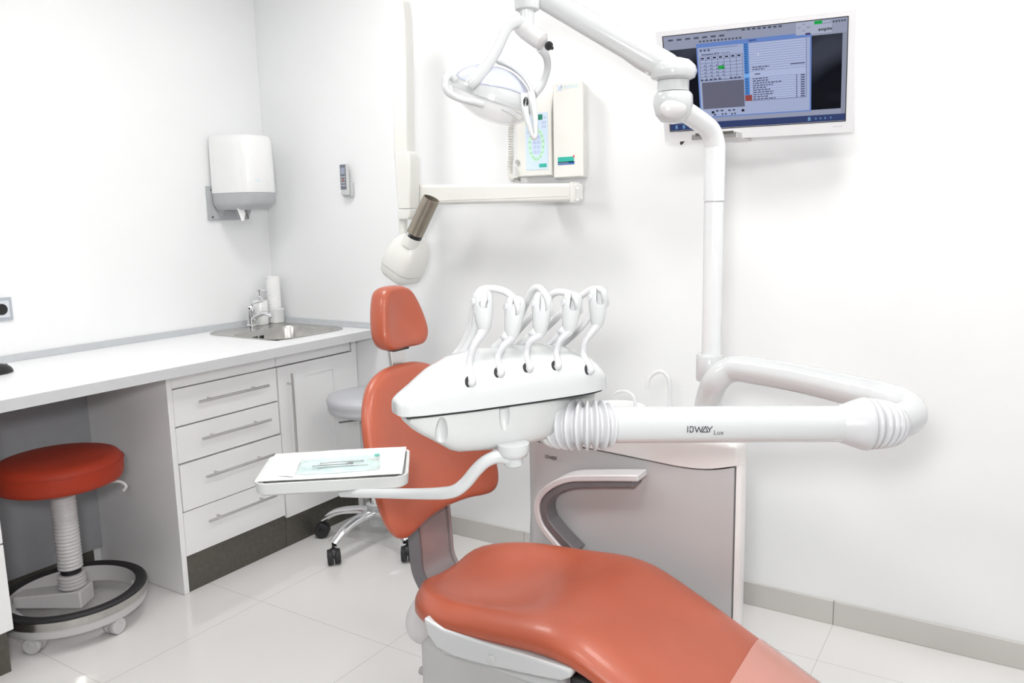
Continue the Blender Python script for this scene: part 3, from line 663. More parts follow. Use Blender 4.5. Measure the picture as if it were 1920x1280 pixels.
# ------------------------------------------------------------------ stools
def caster(parent, p, ang, r=.025, wm=None, hm=None, w=.016, name='caster', off=.006):
    p = Vector(p); d = V(math.cos(ang), math.sin(ang), 0); ax = V(-math.sin(ang), math.cos(ang), 0); c = p+d*off+V(0, 0, r+.001)
    b = MB()
    for s_ in (-1, 1): b.lathe([(r*.55, -w/2), (r*.93, -w/2), (r, -w/2+.003), (r, w/2-.003), (r*.93, w/2), (r*.55, w/2)], c+ax*s_*(w/2+.004), ax, 24)
    o = b.build(name, wm or M_rubber, parent)
    b = MB(); b.ell(c+V(0, 0, .003), r*.98, w*1.32, r*1.12, d, ax, t0=0, t1=math.pi*.5, n=20, m=8); b.cyl(c+V(0, 0, r)-d*off, c+V(0, 0, r+.028)-d*off, .006, n=12)
    b.build('caster_hood', hm or M_black, o)
    return o
GS = V(.863, -.2514, 0)
gs = thing('dental_stool', GS, 'grey round padded stool on a chrome five-star base behind the chair back', 'stool')
b = MB(); zs = .648
b.lathe([(.02, -.045), (.165, -.045), (.176, -.040), (.182, -.025), (.178, -.014), (.184, -.006), (.186, .012), (.178, .026), (.15, .034), (.08, .037), (.01, .037)], GS+V(0, 0, zs), n=56); b.build('seat', M_grylea, gs, smooth=60)
MB().lathe([(.03, -.004), (.14, 0), (.15, .004), (.15, .010)], GS+V(0, 0, zs-.056), n=40).build('seat_pan', M_white, gs)
MB().lathe([(.0245, .17), (.0245, .40), (.019, .40), (.019, .60)], GS, n=32).build('column', M_chrome, gs)
MB().tube([GS+V(.02, -.02, .575), GS+V(-.05, -.09, .567), GS+V(-.075, -.12, .566)], .004, 10).build('lever', M_dgry, gs)
MB().lathe([(.02, .075), (.03, .08), (.034, .10), (.036, .16), (.040, .172), (.040, .180), (.027, .184)], GS, n=32).build('hub', M_white, gs)
wp = [P(625, 1050, z=.012), P(757, 1048, z=.012)]
a0 = math.radians(-91)
for k in range(5):
    a_ = a0+2*math.pi*k/5; d = V(math.cos(a_), math.sin(a_), 0)
    b = MB(); b.tube(crom([GS+V(0, 0, .145)+d*.03, GS+V(0, 0, .143)+d*.10, GS+V(0, 0, .125)+d*.19, GS+V(0, 0, .085)+d*.262], 6), [.021-.0055*q_/18 for q_ in range(19)], 16, sx=.9, sy=1.35)
    lg = b.build('leg', M_chrome, gs)
    caster(lg, GS+d*.262, a_+[.9, -.6, 2.2, 1.0, .3][k], .032, w=.022)

RS = V(.388, -1.342, 0)
rs = thing('dental_stool', RS, 'rust-orange round stool with ribbed column and ring footrest in the knee space', 'stool')
zs = .588
b = MB(); b.lathe([(.02, -.062), (.185, -.062), (.198, -.056), (.204, -.04), (.206, .0), (.203, .012), (.19, .028), (.17, .034), (.10, .037), (.01, .037)], RS+V(0, 0, zs), n=64); b.build('seat', M_redlea, rs, smooth=60)
b = MB(); b.tube([RS+V(0, 0, zs+.006)+V(math.cos(t)*.2055, math.sin(t)*.2055, 0) for t in [2*math.pi*k/64 for k in range(65)]], .0028, 8, ref=(0, 0, 1)); b.build('piping', M_redlea, rs)
b = MB(); b.tube(crom([RS+V(.06, .04, zs-.066), RS+V(.12, .10, zs-.070), RS+V(.155, .125, zs-.072), RS+V(.172, .135, zs-.088), RS+V(.165, .128, zs-.104)]), .0055, 10); b.build('lever', M_grylt, rs)
MB().lathe([(.05, zs-.075), (.05, zs-.064)], RS).build('seat_plate', M_dgry, rs)
MB().lathe([(.022, .2), (.022, zs-.076)], RS).build('piston', M_grylt, rs)
prof = [(.030, .205)]
nrib = 22
for k in range(nrib):
    zz = .205+k*(.29/nrib); prof += [(.038, zz+.002), (.0415, zz+.005), (.0415, zz+.008), (.038, zz+.011)]
prof += [(.034, .205+.29+.002), (.024, .205+.29+.006)]
b = MB().lathe(prof, RS, n=36); b.build('bellows', M_grylt, rs, smooth=60)
b = MB().lathe([(.030, .188), (.034, .190), (.034, .204), (.030, .206)], RS); b.build('bellows_gap', M_black, rs)
prof = [(.040, .135)]
for k in range(4): prof += [(.040, .138+k*.0125), (.046, .141+k*.0125), (.046, .144+k*.0125), (.040, .147+k*.0125)]
MB().lathe(prof, RS, n=36).build('bellows_foot', M_grylt, rs, smooth=60)
b = MB(); dv = P(40, 1118, z=.1)-RS; dv.z = 0; dv = dv.normalized(); sd_ = V(-dv.y, dv.x, 0)
for sg in (1,):
    d = dv*sg; b.loft([[RS-d*.05+sd_*.047+V(0, 0, .07), RS-d*.05+sd_*.047+V(0, 0, .134), RS-d*.05-sd_*.047+V(0, 0, .134), RS-d*.05-sd_*.047+V(0, 0, .07)], [RS+d*.20+sd_*.036+V(0, 0, .07), RS+d*.20+sd_*.036+V(0, 0, .112), RS+d*.20-sd_*.036+V(0, 0, .112), RS+d*.20-sd_*.036+V(0, 0, .07)]])
b.build('base_beam', M_grylt, rs, bevel=.006)
rg = V(0, 0, 0)
def ringloft(prof):
    b = MB(); n = 72; b.loft([[RS+V(math.cos(2*math.pi*k/n)*r, math.sin(2*math.pi*k/n)*r, z) for k in range(n)] for r, z in prof], caps=False, close=True); return b
ringloft([(.222, .055), (.236, .058), (.240, .065), (.240, .09), (.205, .122), (.205, .06)]).build('foot_ring', M_grylt, rs, smooth=35)
ringloft([(.2402, .088), (.2445, .090), (.2445, .118), (.2402, .118)]).build('steel_band', M_steel, rs, smooth=35, label='brushed steel band')
ringloft([(.2058, .1195), (.243, .1185), (.243, .124), (.236, .129), (.214, .129), (.2058, .125)]).build('tread', M_rubber, rs, smooth=35, label='black rubber tread')
c0 = P(205, 1175, z=.02); a0 = math.atan2((c0-RS).y, (c0-RS).x)
for k in range(5):
    a_ = a0+2*math.pi*k/5; caster(rs, RS+V(math.cos(a_), math.sin(a_), 0)*.205, a_+.5*((-1)**k)+1.2, .029, wm=M_grylt, hm=M_grylt, w=.022)

# ------------------------------------------------------------------ patient chair
YCH = -1.045
pc = thing('patient_chair', (2.15, YCH, 0), 'orange leather dental patient chair filling the foreground', 'dental chair')
# seat + leg rest: stations along length  (x, z rim, half width, thickness, dish)
TX = [(0, 1.815), (.01, 1.805), (.05, 1.80), (.12, 1.83), (.3, 2.0), (.45, 2.16), (.6, 2.33), (.7, 2.45), (.85, 2.70), (1, 3.08)]
def seat_section(x, off=0):
    z = sint([(1.79, .432), (1.90, .452), (2.05, .466), (2.2, .478), (2.32, .488), (2.40, .478), (2.5, .436), (2.7, .340), (2.9, .245), (3.1, .155)], x)
    hw = sint([(1.79, .255), (2.0, .262), (2.3, .262), (2.5, .262), (2.8, .25), (3.1, .225)], x)
    th = interp([(1.79, .085), (2.35, .092), (2.6, .075), (3.1, .065)], x)
    dish = sint([(1.78, 0), (1.86, .012), (1.95, .046), (2.05, .060), (2.15, .050), (2.25, .020), (2.35, .004), (2.6, .002), (3.1, .002)], x)
    return z, hw, th, dish
def seatring(x, shrink=1, off=0, k=64, dz=0, ts=1):
    z, hw, th, dish = seat_section(x); hw *= shrink; out = []
    th *= ts
    cz = z-seat_section(x)[2]/2
    slope = 0
    for i in range(k):
        a = 2*math.pi*i/k; c, s_ = math.cos(a), math.sin(a)
        yy = math.copysign(abs(c)**(2/5.0), c); zz = math.copysign(abs(s_)**(2/3.2), s_)
        u = abs(yy)
        d = dish*max(0, 1-(u/.80)**2.4)**1.15*(1 if u < .80 else 0) if s_ > 0 else 0
        edge = .012*max(0, (u-.55)/.45)**2
        out.append(V(x, YCH+yy*(hw+off), cz+zz*(th/2+off)-d*max(0, zz)+dz-(edge if s_ > 0 else 0)))
    return out
b = MB(); rings = []
for ang in range(0, 91, 9):     # rounded back end
    a = math.radians(ang); x = 1.785+.13*(1-math.sin(a)); 
for (x, sh, ts) in [(1.867, .26, .30), (1.868, .38, .56), (1.872, .50, .80), (1.879, .60, .93), (1.894, .71, .99), (1.917, .81, 1), (1.947, .89, 1), (1.982, .95, 1), (2.017, .985, 1)]:
    rings.append(seatring(x, sh, ts=ts))
x = 2.05
while x < 3.09: rings.append(seatring(x)); x += .035
b.loft(rings); cush = b.build('seat_cushion', M_leather, pc, smooth=70)
b = MB(); rings = []; x = 2.700
while x < 3.10: rings.append(seatring(x, off=.004)); x += .035
b.loft(rings, caps=False); b.build('foot_cover', M_pvc, pc, smooth=70, label='clear plastic cover on the leg rest')
# backrest
def bplane(z): return 1.87-.36*(z-.6)
half = [(.0, .596), (.10, .590), (.17, .580), (.21, .579), (.238, .590), (.257, .615), (.266, .655), (.266, .70), (.258, .77), (.240, .845), (.212, .905), (.17, .955), (.12, .983), (.06, .998), (0, 1.0)]
YBK = -1.03
def pillow(name, half, yc, xf_, zc, th, parent, wrap=.25, inset=.05, per=5, m=M_leather, belly=.012):
    cl = crom([V(0, u, w) for u, w in half], per)
    pts = [(p.y, p.z) for p in cl]; full = pts+[(-u, w) for u, w in pts[-2:0:-1]]
    n = len(full)
    def ring(s_, dx):
        out = []
        for u, w in full:
            uu = u*s_; ww = zc+(w-zc)*s_
            out.append(V(xf_(ww)+dx+wrap*uu*uu, yc+uu, ww))
        return out
    rings = []
    for s_, dx in ((.02, -th), (.5, -th), (.86, -th*.97), (.95, -th*.85), (.985, -th*.68), (1.0, -th*.45), (.992, -th*.22), (.965, -th*.06), (.93, .0), (.88, .004), (.7, .004-belly*.3), (.4, .002-belly*.8), (.2, -belly), (.02, -belly)):
        rings.append(ring(s_, dx))
    b = MB(); b.loft(rings); return b.build(name, m, parent, smooth=80)
pillow('backrest', [(u*.985, w+.006) for u, w in half], YBK, bplane, .79, .046, pc, wrap=.35)
hh = [(0, 1.048), (.05, 1.046), (.085, 1.052), (.104, 1.072), (.108, 1.10), (.098, 1.145), (.080, 1.19), (.062, 1.214), (.035, 1.226), (0, 1.229)]
pillow('headrest', [(u*.94, w) for u, w in hh], -.990, lambda z: 1.70-.17*(z-1.1), 1.135, .062, pc, wrap=.8, belly=.006)
# neck and rear shell
q = V(1.665, -1.0, 0)
MB().loft([[V(1.685, -1.03, .955), V(1.685, -.962, .955), V(1.670, -.962, .955), V(1.670, -1.03, .955)], [V(1.668, -1.026, 1.08), V(1.668, -.966, 1.08), V(1.655, -.966, 1.08), V(1.655, -1.026, 1.08)]]).build('neck_bar', M_satin, pc, bevel=.003)
MB().loft([[V(1.690, -1.03, 1.040), V(1.690, -.962, 1.040), V(1.66, -.962, 1.040), V(1.66, -1.03, 1.040)], [V(1.684, -1.035, 1.062), V(1.684, -.955, 1.062), V(1.65, -.955, 1.062), V(1.65, -1.035, 1.062)]]).build('neck_clamp', M_black, pc, bevel=.003)
cv = crom([V(1.770, -1.05, .69), V(1.795, -1.05, .635), V(1.809, -1.05, .575), V(1.815, -1.05, .50), V(1.822, -1.05, .43), V(1.86, -1.05, .375), V(1.92, -1.05, .345)], 8)
MB().sweep(cv, [(-.068, -.012), (.068, -.012), (.068, .012), (-.068, .012)], (0, 1, 0)).build('back_bracket', M_brk, pc, bevel=.004)
for sg in (-1, 1):
    cvs = [p+V(0, sg*.072, 0) for p in cv]
    MB().sweep(cvs, [(-.005, -.021), (.005, -.021), (.005, .021), (-.005, .021)], (0, 1, 0)).build('bracket_rib', M_dgry if sg < 0 else M_brk, pc, bevel=.002)
b = MB(); b.ell(V(1.90, -1.175, .340), .055, .08, .070); b.build('hinge_cover', M_grylt, pc)
# side cover (white) with button
def sidecurve(py0, pts, y): return [P(a_, b_, y=y) for a_, b_ in pts]
ys = -1.315
top = [(792, 1158), (830, 1180), (900, 1204), (980, 1228), (1050, 1250), (1072, 1258)]
bot = [(1070, 1272), (1052, 1278), (1000, 1268), (900, 1246), (850, 1232), (818, 1215), (800, 1190)]
poly = [P(a_, b_, y=ys) for a_, b_ in top]; polyb = [P(a_, b_, y=ys) for a_, b_ in bot]
full = poly+polyb
MB().prism(full, (0, .03, 0)).build('side_cover', M_white, pc, bevel=.008, seg=4)
q = P(921, 1236, y=ys-.001); MB().lathe([(.011, -.001), (.011, .003), (.008, .0045), (.001, .0045)], q, (0, -1, 0), n=24).build('side_button', M_whitem, pc)
MB().box((1.98, -1.25, .29), (2.36, -.84, .352)).build('seat_pan', M_white, pc, bevel=.02)
MB().box((1.905, -1.24, .02), (2.335, -.86, .325)).build('base_column', M_unit, pc, bevel=.03, seg=5)
q = P(795, 1258, y=-1.20); MB().cyl(q+V(-.012, 0, 0), q+V(.02, 0, 0), .011).build('base_fitting', M_gry, pc, bevel=.002)
MB().box((1.75, -1.30, .001), (2.5, -.80, .03)).build('base_plate', M_unit, pc, bevel=.012)
MB().box((2.31, -1.22, .20), (2.46, -.86, .34)).build('leg_hinge', M_black, pc, bevel=.01)
# armrest on far side
arm_px = [(1078, 1040), (1050, 1010), (1024, 975), (1018, 940), (1034, 914), (1070, 896), (1120, 893), (1205, 893)]
ya_ = -.745
cp = [P(u, v, y=ya_) for u, v in arm_px]; cva = crom(cp, 8)
hw_ = .034
MB().sweep(cva, lambda t: [(-hw_, .013), (hw_, .013), (hw_, -.006), (-hw_, -.006)], (0, 1, 0)).build('armrest', M_grylt, pc, bevel=.004)
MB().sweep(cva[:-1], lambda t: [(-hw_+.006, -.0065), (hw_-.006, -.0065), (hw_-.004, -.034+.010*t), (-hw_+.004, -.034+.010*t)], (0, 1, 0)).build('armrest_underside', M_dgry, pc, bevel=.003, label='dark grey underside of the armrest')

# ------------------------------------------------------------------ dental unit (spittoon cabinet, pole)
YU = -.70
un = thing('dental_unit', (2.3, -.55, 0), 'light grey spittoon cabinet with tall white pole beyond the patient chair', 'dental unit')
xl = P(988, 900, y=YU+.05).x; xr_ = P(1376, 900, y=YU).x; zt_ = P(1376, 872, y=YU).z
def plan(z, dx=0, dy=0, left=0):
    pts = [V(xl+.02-left, YU+.30, z), V(xl-left, YU+.14, z), V(xl+.004-left, YU+.07, z), V(xl+.03-left, YU+.02, z), V(xl+.07, YU, z), V(xr_-.02, YU, z), V(xr_, YU+.005, z)]
    pts += [V(xr_, YU+.30, z)]
    return pts
ztl = P(1030, 836, y=YU).z
front_top = lambda x: None
b = MB(); lo = plan(.02)
hi = []
# sloping, curved top edge of the front shell (follows the dark joint under the lid)
edge = [(1000, 826), (1060, 832), (1134, 845), (1224, 864), (1280, 875), (1330, 879), (1377, 874)]
ez = [(P(u, v, y=YU).x, P(u, v, y=YU).z) for u, v in edge]
N = 30; xs = [xl+.07+(xr_-xl-.07)*k/N for k in range(N+1)]
def outline(z_fn, inset=0, y_back=YU+.30):
    pts = [(xl+.02, y_back), (xl, YU+.14), (xl+.004, YU+.07), (xl+.03, YU+.02)]+[(x, YU) for x in xs]+[(xr_+.004, YU+.05), (xr_-.16, y_back)]
    return [V(x, y, z_fn(x)) for x, y in pts]
zf = lambda x: sint(ez, x)
b.loft([outline(lambda x: .02), outline(lambda x: zf(x)-.004)]); b.build('cabinet', M_unit, un, smooth=50)
b = MB(); b.loft([outline(lambda x: .04, 0), outline(lambda x: zf(x)+.004)]); 
for v in b.b.verts: v.co.y = YU+.006+(v.co.y-YU)*.97; v.co.x = xl+.008+(v.co.x-xl)*.97
b.build('joint_core', M_gapd, un, smooth=0)
# side strip at right
xs1 = P(1379.5, 900, y=YU).x; zs1 = P(1380, 872, y=YU).z
MB().loft([[V(xs1, YU+.004, z), V(xs1+.012, YU+.012, z), V(xs1+.018, YU+.035, z), V(xs1+.012, YU+.06, z), V(xs1-.13, YU+.29, z), V(xs1-.16, YU+.29, z), V(xs1-.012, YU+.05, z)] for z in (.02, zs1+.004)]).build('side_panel', M_unitlid, un, smooth=40)
# lid (basin cover)
topz = P(1395, 836, y=YU).z
lid = []
def lidring(zfn, sc):
    pts = [(xl+.04, YU+.28), (xl+.03, YU+.12), (xl+.06, YU+.03)]+[(x, YU-.002) for x in xs]+[(xr_+.012, YU+.006), (xr_+.022, YU+.035), (xr_+.014, YU+.065), (xr_-.14, YU+.29)]
    cx, cy = (xl+xr_)/2, YU+.15
    return [V(cx+(x-cx)*sc, cy+(y-cy)*sc, zfn(x)) for x, y in pts]
tz = lambda x: topz+.0
b = MB(); b.loft([lidring(lambda x: zf(min(x, xr_))+.0008, .998), lidring(lambda x: zf(min(x, xr_))+.006, 1.0), lidring(lambda x: max(tz(x)-.012, zf(min(x, xr_))+.012), 1.0), lidring(lambda x: max(tz(x)-.002, zf(min(x, xr_))+.018), .985), lidring(lambda x: max(tz(x)+.002, zf(min(x, xr_))+.02), .95)])
b.build('lid', M_unitlid, un, smooth=55)
# spittoon bowl rim and water pipes
bc = V(2.16, -.52, topz+.004)
MB().lathe([(.05, .0), (.08, .006), (.09, .012), (.092, .014), (.089, .016), (.07, .009), (.03, .004)], bc).build('spittoon_bowl', M_ceram, un)
def upipe(pxs, y, r=.006): 
    b = MB(); b.tube(crom([P(u, v, y=y) for u, v in pxs], 8), r, 14); return b
upipe([(1256, 860), (1256, 760), (1256, 725), (1252, 706), (1240, 696), (1226, 700), (1216, 712), (1213, 729)], -.52, .0062).build('cup_filler_pipe', M_pole, un)
upipe([(1193, 850), (1192, 780), (1190, 750), (1183, 738), (1170, 733), (1157, 736), (1149, 746)], -.50, .0055).build('bowl_rinse_pipe', M_pole, un)
# hoses at the left side of the unit
b = MB(); hp = crom([P(1003, 930, y=-.60), P(999, 970, y=-.60), P(998, 1010, y=-.60), P(1000, 1060, y=-.60)], 30)
b.tube(hp, [.0085 if i % 4 < 2 else .0072 for i in range(len(hp))], 12); b.build('suction_hose', M_gry, un)
b = MB(); hp = crom([P(1011, 930, y=-.58), P(1008, 970, y=-.58), P(1007, 1010, y=-.58), P(1010, 1060, y=-.58)], 30)
b.tube(hp, [.0085 if i % 4 < 2 else .0072 for i in range(len(hp))], 12); b.build('suction_hose', M_gry, un)
# pole
YPL = -.60
xb_ = P(1335, 660, y=YPL).x
pb = P(1333, 664, y=YPL); pm = P(1339.5, 379, y=YPL); xpole = (pb.x+pm.x)/2
zb_, zm_ = pb.z, pm.z; zt2 = P(1341, 262, y=YPL).z
rp = .0268
MB().cyl(V(xpole, YPL, zb_-.01), V(xpole, YPL, zm_), rp, n=40).build('lower_pole', M_pole, un)
MB().lathe([(rp, 0), (rp+.0006, .002), (rp-.002, .005)], V(xpole, YPL, zm_)).build('pole_joint', M_gry, un)
# elbow casting
col = crom([P(1327, 850, y=YPL), P(1326, 770, y=YPL), P(1331, 725, y=YPL)], 6)
b = MB(); b.tube([V(xpole-.008, YPL, topz-.02), V(xpole-.008, YPL, topz+.012)], .0395, 36); b.build('riser', M_pole, un)
cc = V(xpole-.004, YPL, 0)
b = MB(); b.lathe([(.036, zb_-.075), (.0385, zb_-.07), (.0385, zb_-.004), (.034, zb_+.002)], cc, n=36); b.build('pole_collar', M_white, un)
# upper pole bending towards the camera side into the lamp arm bracket
PA = V(xpole, YPL, zt2)
J1 = P(1262, 186, d=2.05)        # lamp arm joint
ul = thing('operating_light', V(xpole, YPL, zm_+.004), 'white ceiling-high operating light on jointed arm above the chair', 'operating light')
bend = crom([V(xpole, YPL, zm_+.004), V(xpole, YPL, zt2-.04), V(xpole-.001, YPL-.002, zt2)+V(0, 0, -.01), V(xpole, YPL, zt2).lerp(J1, .15)+V(0, 0, .012), V(xpole, YPL, zt2).lerp(J1, .55)+V(0, 0, .004), J1+V(.0, .0, -.012)], 8)
MB().tube(bend, [.0245]*len(bend), 28, sx=1.15, sy=1.0).build('upper_pole', M_pole, ul)
jt = P(1262, 112, d=2.05); zax = V(0, 0, 1)
b = MB(); b.lathe([(.005, -.062), (.03, -.056), (.045, -.038), (.051, -.012), (.050, .008), (.044, .016)], V(J1.x, J1.y, J1.z), n=36); b.build('lower_knuckle', M_white, ul)
jj = P(1265, 203, d=2.02-.01); b = MB(); dcam = (CAM-J1).normalized()
b.ell(J1+dcam*.040+V(0, 0, -.024), .034, .016, .025, rt, dcam); b.build('knuckle_cap', M_grylt, ul)
b = MB(); b.lathe([(.0405, .018), (.0405, .045)], J1, n=36); b.build('knuckle_neck', M_white, ul)
zk = .046
b = MB(); b.lathe([(.042, zk), (.055, zk+.006), (.060, zk+.020), (.056, zk+.034), (.042, zk+.048), (.02, zk+.055), (.002, zk+.057)], J1, n=36); b.build('upper_knuckle', M_white, ul)
A0 = J1+V(0, 0, zk+.022); A1 = P(1005, -12, d=2.03)
dA = (A1-A0).normalized()
b = MB(); b.tube([A0, A0+dA*.02, A0+dA*.09, A0+dA*.13, A1-dA*.02, A1+dA*.03], [.03, .034, .034, .030, .026, .024], 24, ref=(0, 0, 1), sx=1.1, sy=.9); b.build('lamp_arm', M_white, ul)
b = MB(); b.obox(P(1213, 137, d=1.985), dA, V(0, 0, 1), dcam, .004, .002, .001); b.build('arm_screw', M_inkg, ul)
# lamp stub, knob, yoke
LD = 2.0
K0 = P(988, -8, d=LD); K1 = P(989, 46, d=LD)
b = MB(); b.lathe([(.020, 0), (.031, .006), (.032, .03), (.030, .05), (.03, .06)], V(K0.x, K0.y, P(988, 22, d=LD).z), n=28); b.build('stub_collar', M_white, ul)
b = MB(); b.cyl(P(989, 50, d=LD), P(988, 20, d=LD), .018); b.build('stub', M_white, ul)
s0 = P(975, 50, d=LD); s1 = P(1026, 84, d=LD-.02); dS = (s1-s0).normalized()
b = MB(); b.lathe([(.014, -.012), (.019, 0), (.0225, .02), (.0235, .06), (.022, .072), (.012, .080), (.002, .081)], s0, dS, n=28); b.build('brake_housing', M_grylt, ul)
b = MB(); b.lathe([(.011, -.001), (.011, .004), (.004, .006), (.004, .018)], s1-dS*.0+dS*.004, (dS+dcam*.6).normalized(), n=16); b.build('brake_screw', M_black, ul)
yk = crom([P(992, 50, d=LD), P(972, 40, d=LD-.02), P(951, 52, d=LD-.04), P(930, 95, d=LD-.06), P(906, 132, d=LD-.08), P(888, 152, d=LD-.09), P(880, 160, d=LD-.088)], 8)
MB().tube(yk, [.0125]*len(yk), 16, sx=1.2, sy=.8).build('yoke', M_white, ul)
yk2 = crom([P(1012, 88, d=LD+.02), P(1024, 105, d=LD+.06), P(1026, 130, d=LD+.09), P(1016, 160, d=LD+.10), P(1002, 178, d=LD+.09)], 8)
MB().tube(yk2, .013, 16, sx=1.1, sy=.7).build('yoke', M_white, ul)
# lamp head
Hc = P(922, 181, d=LD); e1 = (P(1000, 216, d=LD)-P(845, 160, d=LD)).normalized(); fc = -(CAM-Hc).normalized()
e2 = (fc-e1*fc.dot(e1)).normalized(); n1 = e1.cross(e2)
if n1.z < 0: n1 = -n1
ax_n = n1
def lamp_pt(u, v, w): return Hc+e1*u+e2*v+n1*w
def dome(rx, ry, h, t0, t1, n=40, mm=12, p0=0, p1=2*math.pi, closed=True, off=0):
    rings = []
    for i in range(mm+1):
        t = t0+(t1-t0)*i/mm; c, s_ = math.cos(t), math.sin(t)
        rings.append([lamp_pt((rx+off)*c*math.cos(p0+(p1-p0)*k/(n if closed else n-1)), (ry+off)*c*math.sin(p0+(p1-p0)*k/(n if closed else n-1)), (h+off)*s_) for k in range(n)])
    return rings
b = MB(); b.loft(dome(.105, .085, .073, -.12, math.pi/2-.02), caps=False); b.build('lamp_shell', M_white, ul, smooth=70, solid=.003)
# blue-grey window on the shell's upper front
b = MB()
vs = []
for i in range(13):
    t = .30+(1.22-.30)*i/12
    row = []
    for k in range(25):
        ph = math.radians(-168+150*k/24); c, s_ = math.cos(t-.12*math.sin(3.1*k/24*2)), math.sin(t-.12*math.sin(3.1*k/24*2))
        row.append(b.b.verts.new(lamp_pt(.1062*c*math.cos(ph), .0862*c*math.sin(ph), .0742*s_)))
    vs.append(row)
for i in range(12):
    for k in range(24): b.b.faces.new((vs[i][k], vs[i][k+1], vs[i+1][k+1], vs[i+1][k]))
b.build('shell_window', M_lampw, ul, smooth=70, solid=.0012, label='pale blue-grey window')
b = MB(); b.loft([[lamp_pt(r*math.cos(a), r*.81*math.sin(a), h) for a in [2*math.pi*k/48 for k in range(48)]] for r, h in ((.104, -.008), (.110, -.008), (.110, .004), (.104, .004))], caps=False, close=True); b.build('rim', M_white, ul, smooth=40)
b = MB(); b.loft([[lamp_pt(.107*math.cos(t)*math.cos(2*math.pi*k/40)+.012*math.sin(-t), .087*math.cos(t)*math.sin(2*math.pi*k/40), .060*math.sin(t)) for k in range(40)] for t in [-.05-1.45*i/10 for i in range(11)]], caps=True); b.build('visor', M_clear, ul, smooth=70, label='clear front visor')
b = MB(); b.loft([[lamp_pt(.085*math.cos(t)*math.cos(2*math.pi*k/32), .068*math.cos(t)*math.sin(2*math.pi*k/32), -.005-.012*math.sin(t)) for k in range(32)] for t in [.05, .6, 1.2, 1.5]]); b.build('reflector', M_chrome, ul, smooth=60)
# arc band over the shell
arc = [lamp_pt(.113*math.cos(t)*math.cos(.15)+0, -.045*math.cos(t)-.0, .083*math.sin(t)) for t in [math.radians(a) for a in range(-6, 100, 6)]]
MB().tube(arc, .010, 14, sx=.5, sy=1.2).build('shell_band', M_white, ul)
# handles
hl = crom([P(853, 150, d=LD-.09), P(843, 142, d=LD-.10), P(835, 152, d=LD-.11), P(838, 170, d=LD-.115), P(858, 183, d=LD-.115), P(892, 192, d=LD-.11), P(905, 196, d=LD-.10)], 8)
MB().tube(hl, [.009]*16+[.0088]*(len(hl)-16), 16).build('handle', M_white, ul)
hf = crom([P(982, 178, d=LD-.10), P(986, 215, d=LD-.11), P(998, 256, d=LD-.12)], 8)
MB().tube(hf, [.011-.006*t/16 for t in range(17)], 14).build('handle_fork', M_white, ul)
hf = crom([P(994, 178, d=LD-.06), P(1002, 215, d=LD-.09), P(1004, 256, d=LD-.115)], 8)
MB().tube(hf, [.012-.007*t/16 for t in range(17)], 14).build('handle_fork', M_white, ul)
b = MB(); b.ell(P(1001, 257, d=LD-.12), .008, .006, .007); b.build('handle_tip', M_grylt, ul)
b = MB(); q = P(986, 192, d=LD-.112)
for k in range(5): b.tube([q+rt*(.006*math.cos(t))*(.35+k*.16)+up*(.012*math.sin(t))*(.35+k*.16)-fw*.004 for t in [math.pi*(-.5)+2*math.pi*j/16+.2*k for j in range(14)]], .0006, 6)
b.build('grip_rings', M_black, ul)
b = MB(); b.tube(crom([P(940, 205, d=LD-.085), P(955, 212, d=LD-.09), P(975, 226, d=LD-.09), P(978, 216, d=LD-.09), P(966, 208, d=LD-.09)]), .0012, 8); b.build('inner_spring', M_inkg, ul)

# ------------------------------------------------------------------ delivery arm and head
dl = thing('delivery_unit', V(xpole-.008, YPL, zb_-.09), 'white instrument delivery head with five hoses on a folding arm', 'delivery unit')
rT = .0365
d0 = 2.24
c_pts = [V(xpole-.008, YPL, topz+.01), V(xpole-.008, YPL, P(1326, 760, y=YPL).z), P(1341, 716, d=2.215), P(1372, 692, d=2.19), P(1420, 696, d=2.13), P(1500, 710, d=2.02), P(1600, 733, d=1.88), P(1655, 746, d=1.808)]
cpath = crom(c_pts, 8)
MB().tube(cpath, rT, 32).build('rear_arm', M_white, dl)
def fan(start, right, away, rho, f0, f1, rads):
    # rings along a circular arc that turns away from the camera; start = point at angle f0
    upv = right.cross(away).normalized(); upv = upv if upv.z > 0 else -upv
    oc = start-(right*math.sin(f0)-away*math.cos(f0))*rho; rings = []
    n = len(rads)
    for i, r in enumerate(rads):
        f = f0+(f1-f0)*i/(n-1); rad_ = right*math.sin(f)-away*math.cos(f); c = oc+rad_*rho
        rings.append([c+(rad_*math.cos(2*math.pi*k/44)+upv*math.sin(2*math.pi*k/44))*r for k in range(44)])
    return rings, oc+(right*math.sin(f1)-away*math.cos(f1))*rho, (right*math.cos(f1)+away*math.sin(f1))
F0 = P(1577, 794.5, d=1.60); F1 = P(1148, 796, d=1.60)
MB().tube([F0, F1], rT, 48).build('front_arm', M_white, dl)
fr_ = (F0-F1).normalized(); aw = (fw-fr_*fw.dot(fr_)).normalized()
aw = (aw*.985-V(0, 0, 1)*.17).normalized()
K_ = F0-fr_*.004
col_ = [[K_+fr_*t_+(aw*math.cos(2*math.pi*k/44)+fr_.cross(aw)*math.sin(2*math.pi*k/44))*r_ for k in range(44)] for t_, r_ in ((0, rT*1.01), (.004, rT*1.06), (.012, .041), (.022, .045), (.034, .049), (.045, .0525), (.052, .0535), (.056, .052), (.058, .045))]
MB().loft(col_).build('bellows_collar', M_bellow, dl, smooth=50)
N_ = 90; rads = []
for i in range(N_):
    t = i/(N_-1); ph = t*6.0; sw = abs(math.sin(math.pi*ph)); rads.append(.0400+.0125*sw**.6-.006*t)
rg_, eend, etan = fan(K_+fr_*.057, fr_, aw, .058, 0, math.radians(64), rads)
